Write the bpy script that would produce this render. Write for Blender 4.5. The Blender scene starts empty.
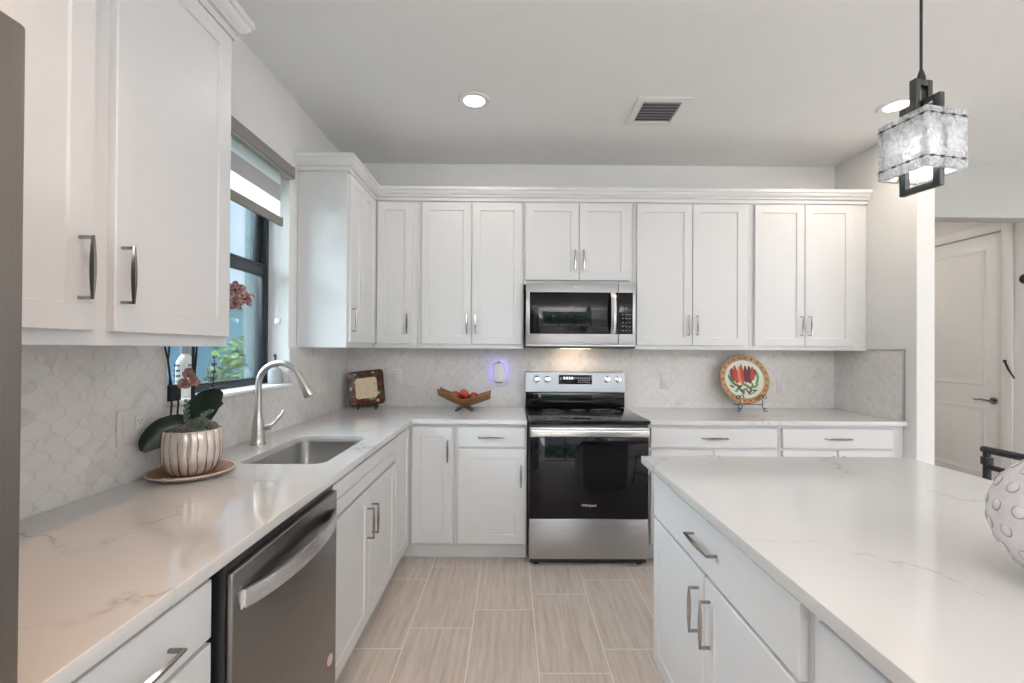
import bpy, bmesh, math, random
from mathutils import Vector, Matrix, Euler
PI = math.pi
random.seed(7)
SC = bpy.context.scene
COL = SC.collection

# ------------------------------------------------------------------ camera
cd = bpy.data.cameras.new('camera')
cam = bpy.data.objects.new('camera', cd)
COL.objects.link(cam)
cd.sensor_width = 36.0
cd.lens = 440 / 1024 * 36
cd.shift_x = -1.3 / 1024
cd.shift_y = 0.005
cd.clip_start = 0.02
cam.matrix_world = (Matrix.Translation((0, 0, 1.365)) @ Matrix.Rotation(-.0055, 4, 'Z')
                    @ Matrix.Rotation(PI / 2 + .0054, 4, 'X') @ Matrix.Rotation(.006, 4, 'Z'))
SC.camera = cam
SC.view_settings.view_transform = 'Standard'
SC.view_settings.look = 'None'
SC.view_settings.gamma = 1.0
SC.view_settings.use_curve_mapping = False
SC.view_settings.exposure = -0.02
SC.cycles.use_denoising = True
SC.cycles.max_bounces = 10
SC.cycles.transmission_bounces = 10
SC.cycles.transparent_max_bounces = 12
SC.cycles.caustics_reflective = False
SC.cycles.caustics_refractive = False
SC.cycles.sample_clamp_indirect = 6.0

# ------------------------------------------------------------------ sky and sun
wd = bpy.data.worlds.new('sky'); SC.world = wd; wd.use_nodes = True
wn = wd.node_tree; wn.nodes.clear()
_tc = wn.nodes.new('ShaderNodeTexCoord')
_sep = wn.nodes.new('ShaderNodeSeparateXYZ'); wn.links.new(_tc.outputs['Generated'], _sep.inputs[0])
_rmp = wn.nodes.new('ShaderNodeValToRGB'); wn.links.new(_sep.outputs['Z'], _rmp.inputs[0])
_e = _rmp.color_ramp.elements
_e[0].position = 0.0; _e[0].color = (.50, .70, .92, 1)
_e[1].position = .55; _e[1].color = (.16, .36, .74, 1)
_nz = wn.nodes.new('ShaderNodeTexNoise'); _nz.inputs['Scale'].default_value = 3.0; _nz.inputs['Detail'].default_value = 6
wn.links.new(_tc.outputs['Generated'], _nz.inputs['Vector'])
_cr = wn.nodes.new('ShaderNodeValToRGB'); wn.links.new(_nz.outputs['Fac'], _cr.inputs[0])
_cr.color_ramp.elements[0].position = .45; _cr.color_ramp.elements[1].position = .68
_mx = wn.nodes.new('ShaderNodeMixRGB'); wn.links.new(_cr.outputs[0], _mx.inputs[0])
wn.links.new(_rmp.outputs[0], _mx.inputs[1]); _mx.inputs[2].default_value = (.95, .96, 1, 1)
_bg = wn.nodes.new('ShaderNodeBackground'); _bg.inputs[1].default_value = 2.0
wn.links.new(_mx.outputs[0], _bg.inputs[0])
_wo = wn.nodes.new('ShaderNodeOutputWorld'); wn.links.new(_bg.outputs[0], _wo.inputs[0])

def lamp(name, kind, loc, energy, color, rot=(0, 0, 0), parent=None, **kw):
    l = bpy.data.lights.new(name, kind); l.energy = energy; l.color = color
    for k, v in kw.items(): setattr(l, k, v)
    o = bpy.data.objects.new(name, l); COL.objects.link(o)
    o.location = loc; o.rotation_euler = rot
    if parent: o.parent = parent
    return o
# a soft, hazy sky-side sun on the window wall, and added lamps at the rear and side sliders, turned up to fill via the ceiling
lamp('sun', 'SUN', (-6, 2, 6), 33, (.84, .92, 1.0), (0, -math.radians(64), math.radians(4)), angle=math.radians(100))
lamp('daylight_fill_rear', 'AREA', (.9, -4.35, 1.35), 900, (.98, .985, 1.0), (PI / 2 + 1.3, 0, PI), shape='RECTANGLE', size=4.4, size_y=2.3)
lamp('daylight_fill_side', 'AREA', (6.35, -1.6, 1.35), 130, (.98, .985, 1.0), (PI / 2 + 1.3, 0, PI / 2), shape='RECTANGLE', size=3.2, size_y=2.3)

# ------------------------------------------------------------------ helpers: objects
def put(o, parent=None):
    COL.objects.link(o)
    if parent: o.parent = parent
    return o
def tag(o, label=None, cat=None, group=None, kind=None):
    if label: o['label'] = label
    if cat: o['category'] = cat
    if group: o['group'] = group
    if kind: o['kind'] = kind
    return o
def thing(name, label, cat, loc=(0, 0, 0), rz=0, group=None):
    o = bpy.data.objects.new(name, None); o.empty_display_size = .05
    put(o); o.location = loc; o.rotation_euler = (0, 0, rz)
    return tag(o, label, cat, group)

class MB:
    """collects shapes into one mesh"""
    def __init__(s): s.v = []; s.f = []; s.m = []; s.mi = 0
    def _add(s, vs, fs):
        b = len(s.v); s.v += [tuple(v) for v in vs]
        for f in fs: s.f.append([b + i for i in f]); s.m.append(s.mi)
        return s
    def addbm(s, bm, mat=None):
        bm.verts.ensure_lookup_table(); bm.verts.index_update()
        vs = [(mat @ v.co if mat else v.co.copy()) for v in bm.verts]
        fs = [[v.index for v in f.verts] for f in bm.faces]
        bm.free(); return s._add(vs, fs)
    def box(s, x0, x1, y0, y1, z0, z1, bev=0, seg=2, M=None):
        bm = bmesh.new(); bmesh.ops.create_cube(bm, size=1)
        for v in bm.verts:
            v.co = Vector(((x0 + x1) / 2 + v.co.x * (x1 - x0), (y0 + y1) / 2 + v.co.y * (y1 - y0), (z0 + z1) / 2 + v.co.z * (z1 - z0)))
        if bev: bmesh.ops.bevel(bm, geom=bm.edges[:], offset=bev, segments=seg, affect='EDGES', profile=.5, clamp_overlap=True)
        return s.addbm(bm, M)
    def loft(s, rings, close=True, cap0=True, cap1=True, loop=False):
        n = len(rings[0]); vs = [p for r in rings for p in r]; fs = []
        R = len(rings)
        for i in range(R if loop else R - 1):
            a, b = i * n, ((i + 1) % R) * n
            for j in range(n if close else n - 1):
                k = (j + 1) % n
                fs.append([a + j, a + k, b + k, b + j])
        if not loop:
            if cap0: fs.append(list(range(n))[::-1])
            if cap1: fs.append([(R - 1) * n + j for j in range(n)])
        return s._add(vs, fs)
    def lathe(s, prof, c=(0, 0, 0), seg=32, M=None, cap=True, amp=None):
        rings = []
        for r, z in prof:
            ring = []
            for k in range(seg):
                a = 2 * PI * k / seg; rr = max(r, 1e-5) * (amp(a, z) if amp else 1)
                p = Vector((c[0] + rr * math.cos(a), c[1] + rr * math.sin(a), c[2] + z))
                ring.append(M @ p if M else p)
            rings.append(ring)
        return s.loft(rings, True, cap, cap)
    def tube(s, path, r, seg=10, cap=True, flat=1.0):
        P = [Vector(p) for p in path]; n = len(P)
        rad = r if isinstance(r, (list, tuple)) else [r] * n
        up = None; rings = []
        for i in range(n):
            t = (P[min(i + 1, n - 1)] - P[max(i - 1, 0)]).normalized()
            if up is None:
                up = t.orthogonal().normalized()
            else:
                up = (up - t * up.dot(t))
                up = up.normalized() if up.length > 1e-6 else t.orthogonal().normalized()
            bi = t.cross(up)
            rings.append([P[i] + (up * math.cos(2 * PI * k / seg) + bi * flat * math.sin(2 * PI * k / seg)) * rad[i] for k in range(seg)])
        return s.loft(rings, True, cap, cap)
    def cyl(s, p0, p1, r, r1=None, seg=20):
        return s.tube([p0, p1], [r, r if r1 is None else r1], seg)
    def prism(s, poly, fn0, fn1):
        """poly: 2d outline; fn0/fn1 map (u,v) to 3d for the two caps"""
        n = len(poly)
        vs = [fn0(*p) for p in poly] + [fn1(*p) for p in poly]
        fs = [list(range(n))[::-1], [n + i for i in range(n)]] + [[i, (i + 1) % n, n + (i + 1) % n, n + i] for i in range(n)]
        return s._add(vs, fs)
    def ball(s, c, r, seg=16, rings=10, sc=(1, 1, 1), M=None):
        pr = [(r * math.sin(PI * i / rings), -r * math.cos(PI * i / rings)) for i in range(rings + 1)]
        b = len(s.v); s.lathe(pr, (0, 0, 0), seg)
        for i in range(b, len(s.v)):
            p = Vector(s.v[i]); p = Vector((p.x * sc[0], p.y * sc[1], p.z * sc[2]))
            if M: p = M @ p
            s.v[i] = tuple(p + Vector(c))
        return s
    def mesh(s, name, mats, angle=35):
        me = bpy.data.meshes.new(name)
        me.from_pydata(s.v, [], s.f)
        mats = mats if isinstance(mats, (list, tuple)) else [mats]
        for m in mats: me.materials.append(m)
        me.polygons.foreach_set('material_index', s.m)
        bm = bmesh.new(); bm.from_mesh(me)
        bmesh.ops.recalc_face_normals(bm, faces=bm.faces[:]); bm.to_mesh(me); bm.free()
        if angle:
            me.polygons.foreach_set('use_smooth', [True] * len(me.polygons))
            me.set_sharp_from_angle(angle=math.radians(angle))
        me.update(); return me
    def build(s, name, mats, parent=None, angle=35, loc=None, rot=None, world=False):
        if world and parent is not None:
            o0 = Vector(parent.location); s.v = [tuple(Vector(v) - o0) for v in s.v]
        o = bpy.data.objects.new(name, s.mesh(name, mats, angle)); put(o, parent)
        if loc: o.location = loc
        if rot: o.rotation_euler = rot
        return o
def struct(o, kind='structure'): o['kind'] = kind; return o
def inst(name, me, parent, loc=(0, 0, 0), rot=(0, 0, 0)):
    o = bpy.data.objects.new(name, me); put(o, parent); o.location = loc; o.rotation_euler = rot; return o

def shape2d(name, outer, holes, z0, z1, mat, parent=None, bevel=.002):
    """flat slab from an outline with holes"""
    cu = bpy.data.curves.new(name, 'CURVE'); cu.dimensions = '2D'; cu.fill_mode = 'BOTH'
    for pts in [outer] + holes:
        sp = cu.splines.new('POLY'); sp.points.add(len(pts) - 1); sp.use_cyclic_u = True
        for p, q in zip(sp.points, pts): p.co = (q[0], q[1], 0, 1)
    cu.extrude = (z1 - z0) / 2 - bevel; cu.bevel_depth = bevel; cu.bevel_resolution = 2; cu.offset = -bevel
    t = bpy.data.objects.new(name, cu); COL.objects.link(t)
    dg = bpy.context.evaluated_depsgraph_get()
    me = bpy.data.meshes.new_from_object(t.evaluated_get(dg))
    bpy.data.objects.remove(t); bpy.data.curves.remove(cu)
    for v in me.vertices: v.co.z += (z0 + z1) / 2
    me.materials.clear(); me.materials.append(mat)
    me.polygons.foreach_set('use_smooth', [True] * len(me.polygons)); me.set_sharp_from_angle(angle=math.radians(35))
    o = bpy.data.objects.new(name, me); return put(o, parent)
def text_mesh(body, size, mat, depth=.0006):
    cu = bpy.data.curves.new('t', 'FONT'); cu.body = body; cu.size = size; cu.align_x = 'CENTER'; cu.align_y = 'CENTER'; cu.extrude = depth
    t = bpy.data.objects.new('t', cu); COL.objects.link(t)
    me = bpy.data.meshes.new_from_object(t.evaluated_get(bpy.context.evaluated_depsgraph_get()))
    bpy.data.objects.remove(t); bpy.data.curves.remove(cu)
    me.materials.clear(); me.materials.append(mat); return me
def rrect(x0, x1, y0, y1, r, n=6):
    pts = []
    for cx, cy, a0 in ((x1 - r, y1 - r, 0), (x0 + r, y1 - r, PI / 2), (x0 + r, y0 + r, PI), (x1 - r, y0 + r, 1.5 * PI)):
        for i in range(n + 1):
            a = a0 + PI / 2 * i / n; pts.append((cx + r * math.cos(a), cy + r * math.sin(a)))
    return pts
def sweep(path, prof, mat, name, parent=None, closed=False):
    """profile (out, z) swept along a 2d path with mitred corners; 'out' is to the right of travel"""
    n = len(path); mb = MB(); rings = []
    for i, p in enumerate(path):
        P = Vector(p)
        d0 = (P - Vector(path[i - 1])).normalized() if i > 0 else None
        d1 = (Vector(path[i + 1]) - P).normalized() if i < n - 1 else None
        d0 = d0 or d1; d1 = d1 or d0
        n0 = Vector((d0.y, -d0.x)); n1 = Vector((d1.y, -d1.x))
        m = (n0 + n1).normalized(); k = 1 / max(.2, m.dot(n0))
        rings.append([(P.x + m.x * k * o, P.y + m.y * k * o, z) for o, z in prof])
    mb.loft(rings)
    return mb.build(name, mat, parent, 30)

def cat(pts, n=14):
    P = [Vector(p) for p in pts]; P = [P[0] * 2 - P[1]] + P + [P[-1] * 2 - P[-2]]; out = []
    m = len(P) - 3
    for k in range(n + 1):
        f = k / n * m; i = min(int(f), m - 1); t = f - i; a, b, c, d = P[i:i + 4]
        out.append(.5 * ((2 * b) + (c - a) * t + (2 * a - 5 * b + 4 * c - d) * t * t + (3 * b - a - 3 * c + d) * t ** 3))
    return out

# ------------------------------------------------------------------ helpers: materials
class NT:
    def __init__(s, name):
        s.mat = bpy.data.materials.new(name); s.mat.use_nodes = True
        s.t = s.mat.node_tree; s.b = s.t.nodes['Principled BSDF']; s.out = s.t.nodes['Material Output']
    def n(s, typ, **kw):
        nd = s.t.nodes.new('ShaderNode' + typ)
        for k, v in kw.items(): setattr(nd, k, v)
        return nd
    def link(s, a, b): s.t.links.new(a, b)
    def setin(s, sock, v):
        if isinstance(v, bpy.types.NodeSocket): s.link(v, sock)
        else: sock.default_value = v
    def m(s, op, a, b=None, c=None):
        nd = s.n('Math', operation=op)
        for i, v in enumerate((a, b, c)):
            if v is not None: s.setin(nd.inputs[i], v)
        return nd.outputs[0]
    def mix(s, f, a, b, mode='MIX'):
        nd = s.n('MixRGB', blend_type=mode)
        for i, v in enumerate((f, a, b)):
            s.setin(nd.inputs[i], (v if not isinstance(v, tuple) or len(v) == 4 else v + (1,)))
        return nd.outputs[0]
    def pos(s):
        tc = s.n('TexCoord'); sp = s.n('SeparateXYZ'); s.link(tc.outputs['Object'], sp.inputs[0])
        return tc.outputs['Object'], sp.outputs
    def vec(s, x, y, z=0.0):
        nd = s.n('CombineXYZ')
        for i, v in enumerate((x, y, z)): s.setin(nd.inputs[i], v)
        return nd.outputs[0]
    def noise(s, v, scale, detail=3, rough=.5, dist=0, out='Fac'):
        nd = s.n('TexNoise')
        if v is not None: s.link(v, nd.inputs['Vector'])
        nd.inputs['Scale'].default_value = scale; nd.inputs['Detail'].default_value = detail
        nd.inputs['Roughness'].default_value = rough; nd.inputs['Distortion'].default_value = dist
        return nd.outputs[out]
    def ramp(s, f, stops):
        nd = s.n('ValToRGB'); s.setin(nd.inputs[0], f); e = nd.color_ramp.elements
        while len(e) < len(stops): e.new(.5)
        for x, (p, c) in zip(e, stops):
            x.position = p; x.color = (c if len(c) == 4 else tuple(c) + (1,)) if isinstance(c, (tuple, list)) else (c, c, c, 1)
        return nd.outputs[0]
    def bump(s, h, st=.2, d=.01):
        nd = s.n('Bump'); nd.inputs['Strength'].default_value = st; nd.inputs['Distance'].default_value = d
        s.link(h, nd.inputs['Height']); s.link(nd.outputs[0], s.b.inputs['Normal'])
    def set(s, **kw):
        for k, v in kw.items():
            i = s.b.inputs[k.replace('_', ' ')]
            if isinstance(v, tuple) and len(v) == 3: v = v + (1,)
            s.setin(i, v)
        return s.mat
def srgb(r, g, b):
    f = lambda c: (c / 255 / 12.92) if c / 255 <= .04045 else ((c / 255 + .055) / 1.055) ** 2.4
    return (f(r), f(g), f(b))
def plain(name, col, rough=.5, metal=0, var=.03, scale=8, bump=0, **kw):
    t = NT(name); v, _ = t.pos()
    f = t.noise(v, scale, 3)
    c0 = tuple(max(0, c * (1 - var)) for c in col); c1 = tuple(min(1, c * (1 + var)) for c in col)
    t.set(Base_Color=t.ramp(f, [(.3, c0), (.7, c1)]), Roughness=rough, Metallic=metal, **kw)
    if bump: t.bump(t.noise(v, 180, 2), bump, .002)
    return t.mat
def brushed(name, col, rough=.3, along='x', scale=300, st=.05):
    t = NT(name); v, p = t.pos()
    k = {'x': (2, 200, 200), 'y': (200, 2, 200), 'z': (200, 200, 2)}[along]
    mp = t.n('Mapping'); t.link(v, mp.inputs[0]); mp.inputs['Scale'].default_value = k
    f = t.noise(mp.outputs[0], 1.5, 2)
    t.set(Base_Color=t.ramp(f, [(.3, tuple(c * .93 for c in col)), (.7, col)]), Metallic=1.0,
          Roughness=t.m('MULTIPLY_ADD', f, .12, rough - .06))
    t.bump(f, st, .001); return t.mat
def emit(name, col, st):
    t = NT(name); v, _ = t.pos()
    t.set(Base_Color=(.9, .9, .9), Emission_Color=t.ramp(t.noise(v, 3), [(.3, tuple(c * .97 for c in col)), (.7, col)]), Emission_Strength=st)
    return t.mat

M = {}
M['cab'] = plain('white_cabinet_paint', (.72, .718, .716), .38, var=.008)
M['wall'] = plain('wall_paint', (.80, .79, .77), .75, var=.01, bump=.04)
M['ceil'] = plain('ceiling_paint', (.885, .885, .88), .85, var=.01, bump=.05)
M['trim'] = plain('trim_paint', (.82, .81, .79), .4, var=.01)
M['steel'] = brushed('stainless_steel', (.47, .475, .485), .30, 'x')
M['steelz'] = brushed('stainless_steel_sink', (.44, .43, .41), .34, 'y', st=.006)
M['dwsteel'] = brushed('dark_stainless_steel', (.26, .245, .235), .30, 'x')
M['handlebar'] = brushed('bright_steel_bar', (.78, .78, .78), .25, 'x')
M['nickel'] = brushed('brushed_nickel', (.52, .50, .475), .34, 'z', st=.02)
M['pull'] = brushed('satin_nickel_pull', (.34, .33, .315), .16, 'z')
M['fridge'] = brushed('fridge_steel', (.30, .27, .25), .42, 'z')
M['blackglass'] = plain('black_glass', (.005, .005, .006), .04, var=.2, Specular_IOR_Level=.28)
M['black'] = plain('black_enamel', (.012, .012, .013), .3, var=.1)
M['blackmetal'] = plain('black_metal', (.014, .014, .015), .38, var=.1)
M['rubber'] = plain('dark_rubber', (.02, .02, .02), .8)
M['winframe'] = plain('bronze_window_frame', (.018, .022, .028), .35, var=.1)
M['white'] = plain('white_plastic', (.82, .82, .80), .35, var=.01)
M['plate'] = plain('beige_plastic', (.70, .67, .645), .4, var=.01)
M['slot'] = plain('receptacle_slot', (.30, .28, .26), .7)
M['dark'] = plain('dark_print', (.02, .02, .02), .8)  # dark print colour of the bottle lettering

def quartz():
    t = NT('white_quartz'); v, p = t.pos()
    wv = t.n('VectorMath', operation='ADD'); t.link(v, wv.inputs[0])
    nd = t.n('VectorMath', operation='SCALE'); t.link(t.noise(v, 2.2, 4, .6, out='Color'), nd.inputs[0]); nd.inputs['Scale'].default_value = .55
    t.link(nd.outputs[0], wv.inputs[1])
    a = t.m('ABSOLUTE', t.m('SUBTRACT', t.noise(wv.outputs[0], 1.1, 2, .45), .5))
    vein = t.m('SUBTRACT', 1.0, t.m('MINIMUM', t.m('DIVIDE', a, .010), 1.0))
    vein = t.m('POWER', vein, 1.6)
    mask = t.ramp(t.noise(v, 2.6, 4, .6), [(.42, 0.0), (.60, 1.0)])
    brk = t.ramp(t.noise(v, 55, 3), [(.38, 0.0), (.56, 1.0)])
    f = t.m('MULTIPLY', t.m('MULTIPLY', vein, mask), t.m('MULTIPLY_ADD', brk, .92, .08))
    cl = t.ramp(t.noise(v, 1.7, 4), [(.3, (.625, .612, .597)), (.7, (.665, .655, .64))])
    fl = t.ramp(t.noise(v, 130, 2), [(.62, 0.0), (.72, .06)])
    c = t.mix(t.m('MULTIPLY', f, .80), cl, (.36, .31, .27))
    c = t.mix(fl, c, (.45, .42, .40))
    return t.set(Base_Color=c, Roughness=.085, Specular_IOR_Level=.75)
M['quartz'] = quartz()

def floor_mat():
    t = NT('wood_look_porcelain'); v, p = t.pos()
    W, L = .305, .60
    u = t.m('DIVIDE', t.m('ADD', p['X'], .79), W); col = t.m('FLOOR', u); fu = t.m('FRACT', u)
    w = t.m('DIVIDE', t.m('SUBTRACT', p['Y'], t.m('MULTIPLY_ADD', col, .15, 2.01)), L); row = t.m('FLOOR', w); fw = t.m('FRACT', w)
    du = t.m('MULTIPLY', t.m('MINIMUM', fu, t.m('SUBTRACT', 1.0, fu)), W)
    dw = t.m('MULTIPLY', t.m('MINIMUM', fw, t.m('SUBTRACT', 1.0, fw)), L)
    d = t.m('MINIMUM', du, dw)
    grout = t.m('LESS_THAN', d, .0022)
    wn_ = t.n('TexWhiteNoise', noise_dimensions='2D'); t.link(t.vec(col, row), wn_.inputs['Vector'])
    mp = t.n('Mapping'); t.link(v, mp.inputs[0]); mp.inputs['Scale'].default_value = (46, 2.2, 1)
    t.link(t.vec(0.0, t.m('MULTIPLY', wn_.outputs['Value'], 9.0), 0.0), mp.inputs['Location'])
    g = t.noise(mp.outputs[0], 1.0, 5, .62)
    mp2 = t.n('Mapping'); t.link(v, mp2.inputs[0]); mp2.inputs['Scale'].default_value = (160, 9, 1)
    g2 = t.noise(mp2.outputs[0], 1.0, 3, .6)
    c = t.ramp(t.m('MULTIPLY_ADD', g2, .35, t.m('MULTIPLY', g, .65)), [(.34, srgb(188, 173, 162)), (.52, srgb(211, 199, 189)), (.66, srgb(222, 212, 203))])
    c = t.mix(t.m('MULTIPLY', wn_.outputs['Value'], .16), c, srgb(188, 174, 165))
    c = t.mix(grout, c, srgb(240, 233, 226))
    t.bump(t.m('SUBTRACT', 1.0, grout), .15, .001)
    return t.set(Base_Color=c, Roughness=t.m('MULTIPLY_ADD', grout, .35, .38))
M['floor'] = floor_mat()

def arabesque(name, axis):
    t = NT(name); v, p = t.pos()
    a = p['X'] if axis == 'x' else p['Y']
    # wavy grout lines in opposite phase close into lantern shaped tiles; one tile is 2 units wide, 1 period high
    u = t.m('DIVIDE', t.m('ADD', a, 4.0), .040); w = t.m('DIVIDE', t.m('SUBTRACT', p['Z'], .898), .080)
    c1 = t.m('COSINE', t.m('MULTIPLY', w, 2 * PI)); c3 = t.m('COSINE', t.m('MULTIPLY', w, 6 * PI))
    g = t.m('MULTIPLY', t.m('SUBTRACT', t.m('MULTIPLY', c1, 1.04), t.m('MULTIPLY', c3, .075)), .5)
    mm = t.m('FLOORED_MODULO', u, 2.0)
    d0 = t.m('ABSOLUTE', t.m('SUBTRACT', mm, g))
    d1 = t.m('ABSOLUTE', t.m('SUBTRACT', mm, t.m('SUBTRACT', 1.0, g)))
    d2 = t.m('ABSOLUTE', t.m('SUBTRACT', mm, t.m('ADD', 2.0, g)))
    d = t.m('MINIMUM', d0, t.m('MINIMUM', d1, d2))
    grout = t.ramp(d, [(.02, 1.0), (.075, 0.0)])
    # which tile
    inA = t.m('MULTIPLY', t.m('GREATER_THAN', mm, g), t.m('LESS_THAN', mm, t.m('SUBTRACT', 1.0, g)))
    ia = t.vec(t.m('FLOOR', t.m('DIVIDE', u, 2.0)), t.m('FLOOR', w), 3.0)
    ib = t.vec(t.m('FLOOR', t.m('DIVIDE', t.m('ADD', u, 1.0), 2.0)), t.m('FLOOR', t.m('ADD', w, .5)), 11.0)
    mx = t.n('MixRGB'); t.link(inA, mx.inputs[0]); t.link(ib, mx.inputs[1]); t.link(ia, mx.inputs[2])
    wn_ = t.n('TexWhiteNoise', noise_dimensions='3D'); t.link(mx.outputs[0], wn_.inputs['Vector'])
    sh = t.n('VectorMath', operation='ADD'); t.link(v, sh.inputs[0]); t.link(wn_.outputs['Color'], sh.inputs[1])
    n1 = t.noise(sh.outputs[0], 9, 5, .6, .8)
    c = t.ramp(n1, [(.28, (.62, .595, .57)), (.42, (.74, .71, .685)), (.75, (.80, .775, .75))])
    rnd = t.ramp(wn_.outputs['Value'], [(0.0, 0.05), (.86, 0.0), (.95, .14), (1.0, .25)])
    c = t.mix(rnd, c, (.46, .42, .385))
    c = t.mix(t.m('MULTIPLY', grout, .55), c, (.58, .54, .51))
    t.bump(t.m('SUBTRACT', 1.0, grout), .25, .0015)
    return t.set(Base_Color=c, Roughness=.22)
M['tile_x'] = arabesque('arabesque_marble_tile_back', 'x')
M['tile_y'] = arabesque('arabesque_marble_tile_side', 'y')

def glass_pane():
    t = NT('window_glass'); t.t.nodes.remove(t.b)
    tr = t.n('BsdfTransparent'); v, _ = t.pos()
    t.link(t.ramp(t.noise(v, 1.0), [(.3, (.90, .95, .96)), (.7, (.92, .965, .97))]), tr.inputs[0])
    gl = t.n('BsdfGlossy'); gl.inputs['Roughness'].default_value = .02
    fr = t.n('Fresnel'); fr.inputs[0].default_value = 1.45
    mx = t.n('MixShader'); t.link(t.m('MULTIPLY', fr.outputs[0], .6), mx.inputs[0]); t.link(tr.outputs[0], mx.inputs[1]); t.link(gl.outputs[0], mx.inputs[2])
    t.link(mx.outputs[0], t.out.inputs[0]); return t.mat
M['pane'] = glass_pane()
def clear_glass(name, rough=.0, bump=0, scale=30, col=(1, 1, 1)):
    t = NT(name); v, _ = t.pos()
    t.set(Base_Color=col, Roughness=rough, Transmission_Weight=1.0, IOR=1.45)
    f = t.noise(v, scale, 3, .6, 1.2)
    if bump: t.bump(f, bump, .01)
    return t.mat
def ripple_glass():
    """clear cast glass with a frosted, bubbly texture"""
    t = NT('rippled_clear_glass'); v, _ = t.pos()
    f = t.noise(v, 42, 4, .6, 1.2)
    t.set(Base_Color=(1, 1, 1), Roughness=.08, Transmission_Weight=1.0, IOR=1.4); t.bump(f, 1.0, .012)
    tl = t.n('BsdfTranslucent'); tl.inputs[0].default_value = (.97, .98, 1, 1); df = t.n('BsdfDiffuse'); df.inputs[0].default_value = (.95, .96, .98, 1)
    m1 = t.n('MixShader'); m1.inputs[0].default_value = .4; t.link(tl.outputs[0], m1.inputs[1]); t.link(df.outputs[0], m1.inputs[2])
    m2 = t.n('MixShader'); t.link(t.ramp(f, [(.40, .32), (.60, .88)]), m2.inputs[0]); t.link(t.b.outputs[0], m2.inputs[1]); t.link(m1.outputs[0], m2.inputs[2])
    t.link(m2.outputs[0], t.out.inputs[0]); return t.mat
M['ripple'] = ripple_glass()
M['glass'] = plain('frosted_bottle_glass', (.86, .88, .88), .12, 0, .01, Transmission_Weight=.55, IOR=1.2)

# ================================================================== THE ROOM
XL, YB, ZC = -1.275, 3.45, 2.815         # left wall face, back wall face, ceiling
CT, CB = .914, .884                      # worktop top / underside
UB, UT = 1.367, 2.428                     # wall cabinet bottom / top
WY0, WY1, WZ0, WZ1 = 1.63, 2.527, 1.163, 2.36   # kitchen window opening
RX = 2.549                               # return wall face

def wallbox(name, boxes, mat):
    mb = MB()
    for b in boxes: mb.box(*b)
    return struct(mb.build(name, mat, None, 0))
wallbox('floor', [(-1.5, 6.6, -4.6, 6.0, -.1, 0)], M['floor'])
wallbox('ceiling', [(-1.5, 6.6, -4.6, 6.0, ZC, ZC + .12)], M['ceil'])
T = .225
wallbox('wall_left', [(XL - T, XL, -4.6, WY0, 0, ZC), (XL - T, XL, WY1, YB + .12, 0, ZC),
                      (XL - T, XL, WY0, WY1, 0, WZ0 - .02), (XL - T, XL, WY0, WY1, WZ1, ZC)], M['wall'])
wallbox('wall_back', [(XL, 2.549, YB, YB + .12, 0, ZC)], M['wall'])
wallbox('wall_return', [(RX, 2.661, 2.749, YB + .12, 0, ZC)], M['wall'])
wallbox('wall_passage', [(2.661, 6.6, 3.32, 3.44, 2.385, ZC), (4.9, 6.6, 3.32, 3.44, 0, 2.385)], plain('grey_green_wall', (.52, .525, .50), .75, var=.01, bump=.04))  # darker and greyer than the other walls
HX = 4.33
DY0, DY1, DZ = 3.85, 4.71, 2.44
wallbox('wall_hall', [(HX, HX + .12, 3.44, DY0, 0, ZC), (HX, HX + .12, DY1, 6.0, 0, ZC), (HX, HX + .12, DY0, DY1, DZ, ZC)], M['wall'])
wallbox('wall_hall_end', [(XL, HX + .2, 5.9, 6.0, 0, ZC), (2.549, 2.661, 3.57, 5.9, 0, ZC)], M['wall'])
wallbox('wall_rear', [(-1.5, -1.35, -4.6, -4.5, 0, ZC), (3.15, 6.6, -4.6, -4.5, 0, ZC), (-1.35, 3.15, -4.6, -4.5, 2.42, ZC)], M['wall'])
wallbox('wall_right', [(6.5, 6.6, -4.5, -3.25, 0, ZC), (6.5, 6.6, .05, 3.32, 0, ZC), (6.5, 6.6, -3.25, .05, 2.42, ZC)], M['wall'])
# the baseboard along the hall door wall
mb = MB(); mb.box(HX - .014, HX, 3.44, DY0 - .1, 0, .13, .004); mb.box(HX - .014, HX, DY1 + .1, 5.9, 0, .13, .004)
struct(mb.build('baseboard_hall', M['trim']))
# sliding doors of the living room behind the camera
def slider(name, a0, a1, fixed, axis):
    mb = MB()
    def b(u0, u1, z0, z1):
        mb.box(u0, u1, fixed - .03, fixed + .03, z0, z1) if axis == 'x' else mb.box(fixed - .03, fixed + .03, u0, u1, z0, z1)
    n = 3
    b(a0, a1, 2.36, 2.42); b(a0, a1, 0, .08)
    for i in range(n + 1):
        u = a0 + (a1 - a0 - .07) * i / n; b(u, u + .07, .08, 2.36)
    struct(mb.build(name, M['winframe'], None, 0))
slider('window_2', -1.35, 3.15, -4.55, 'x')
slider('window_3', -3.25, .05, 6.55, 'y')

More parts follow.
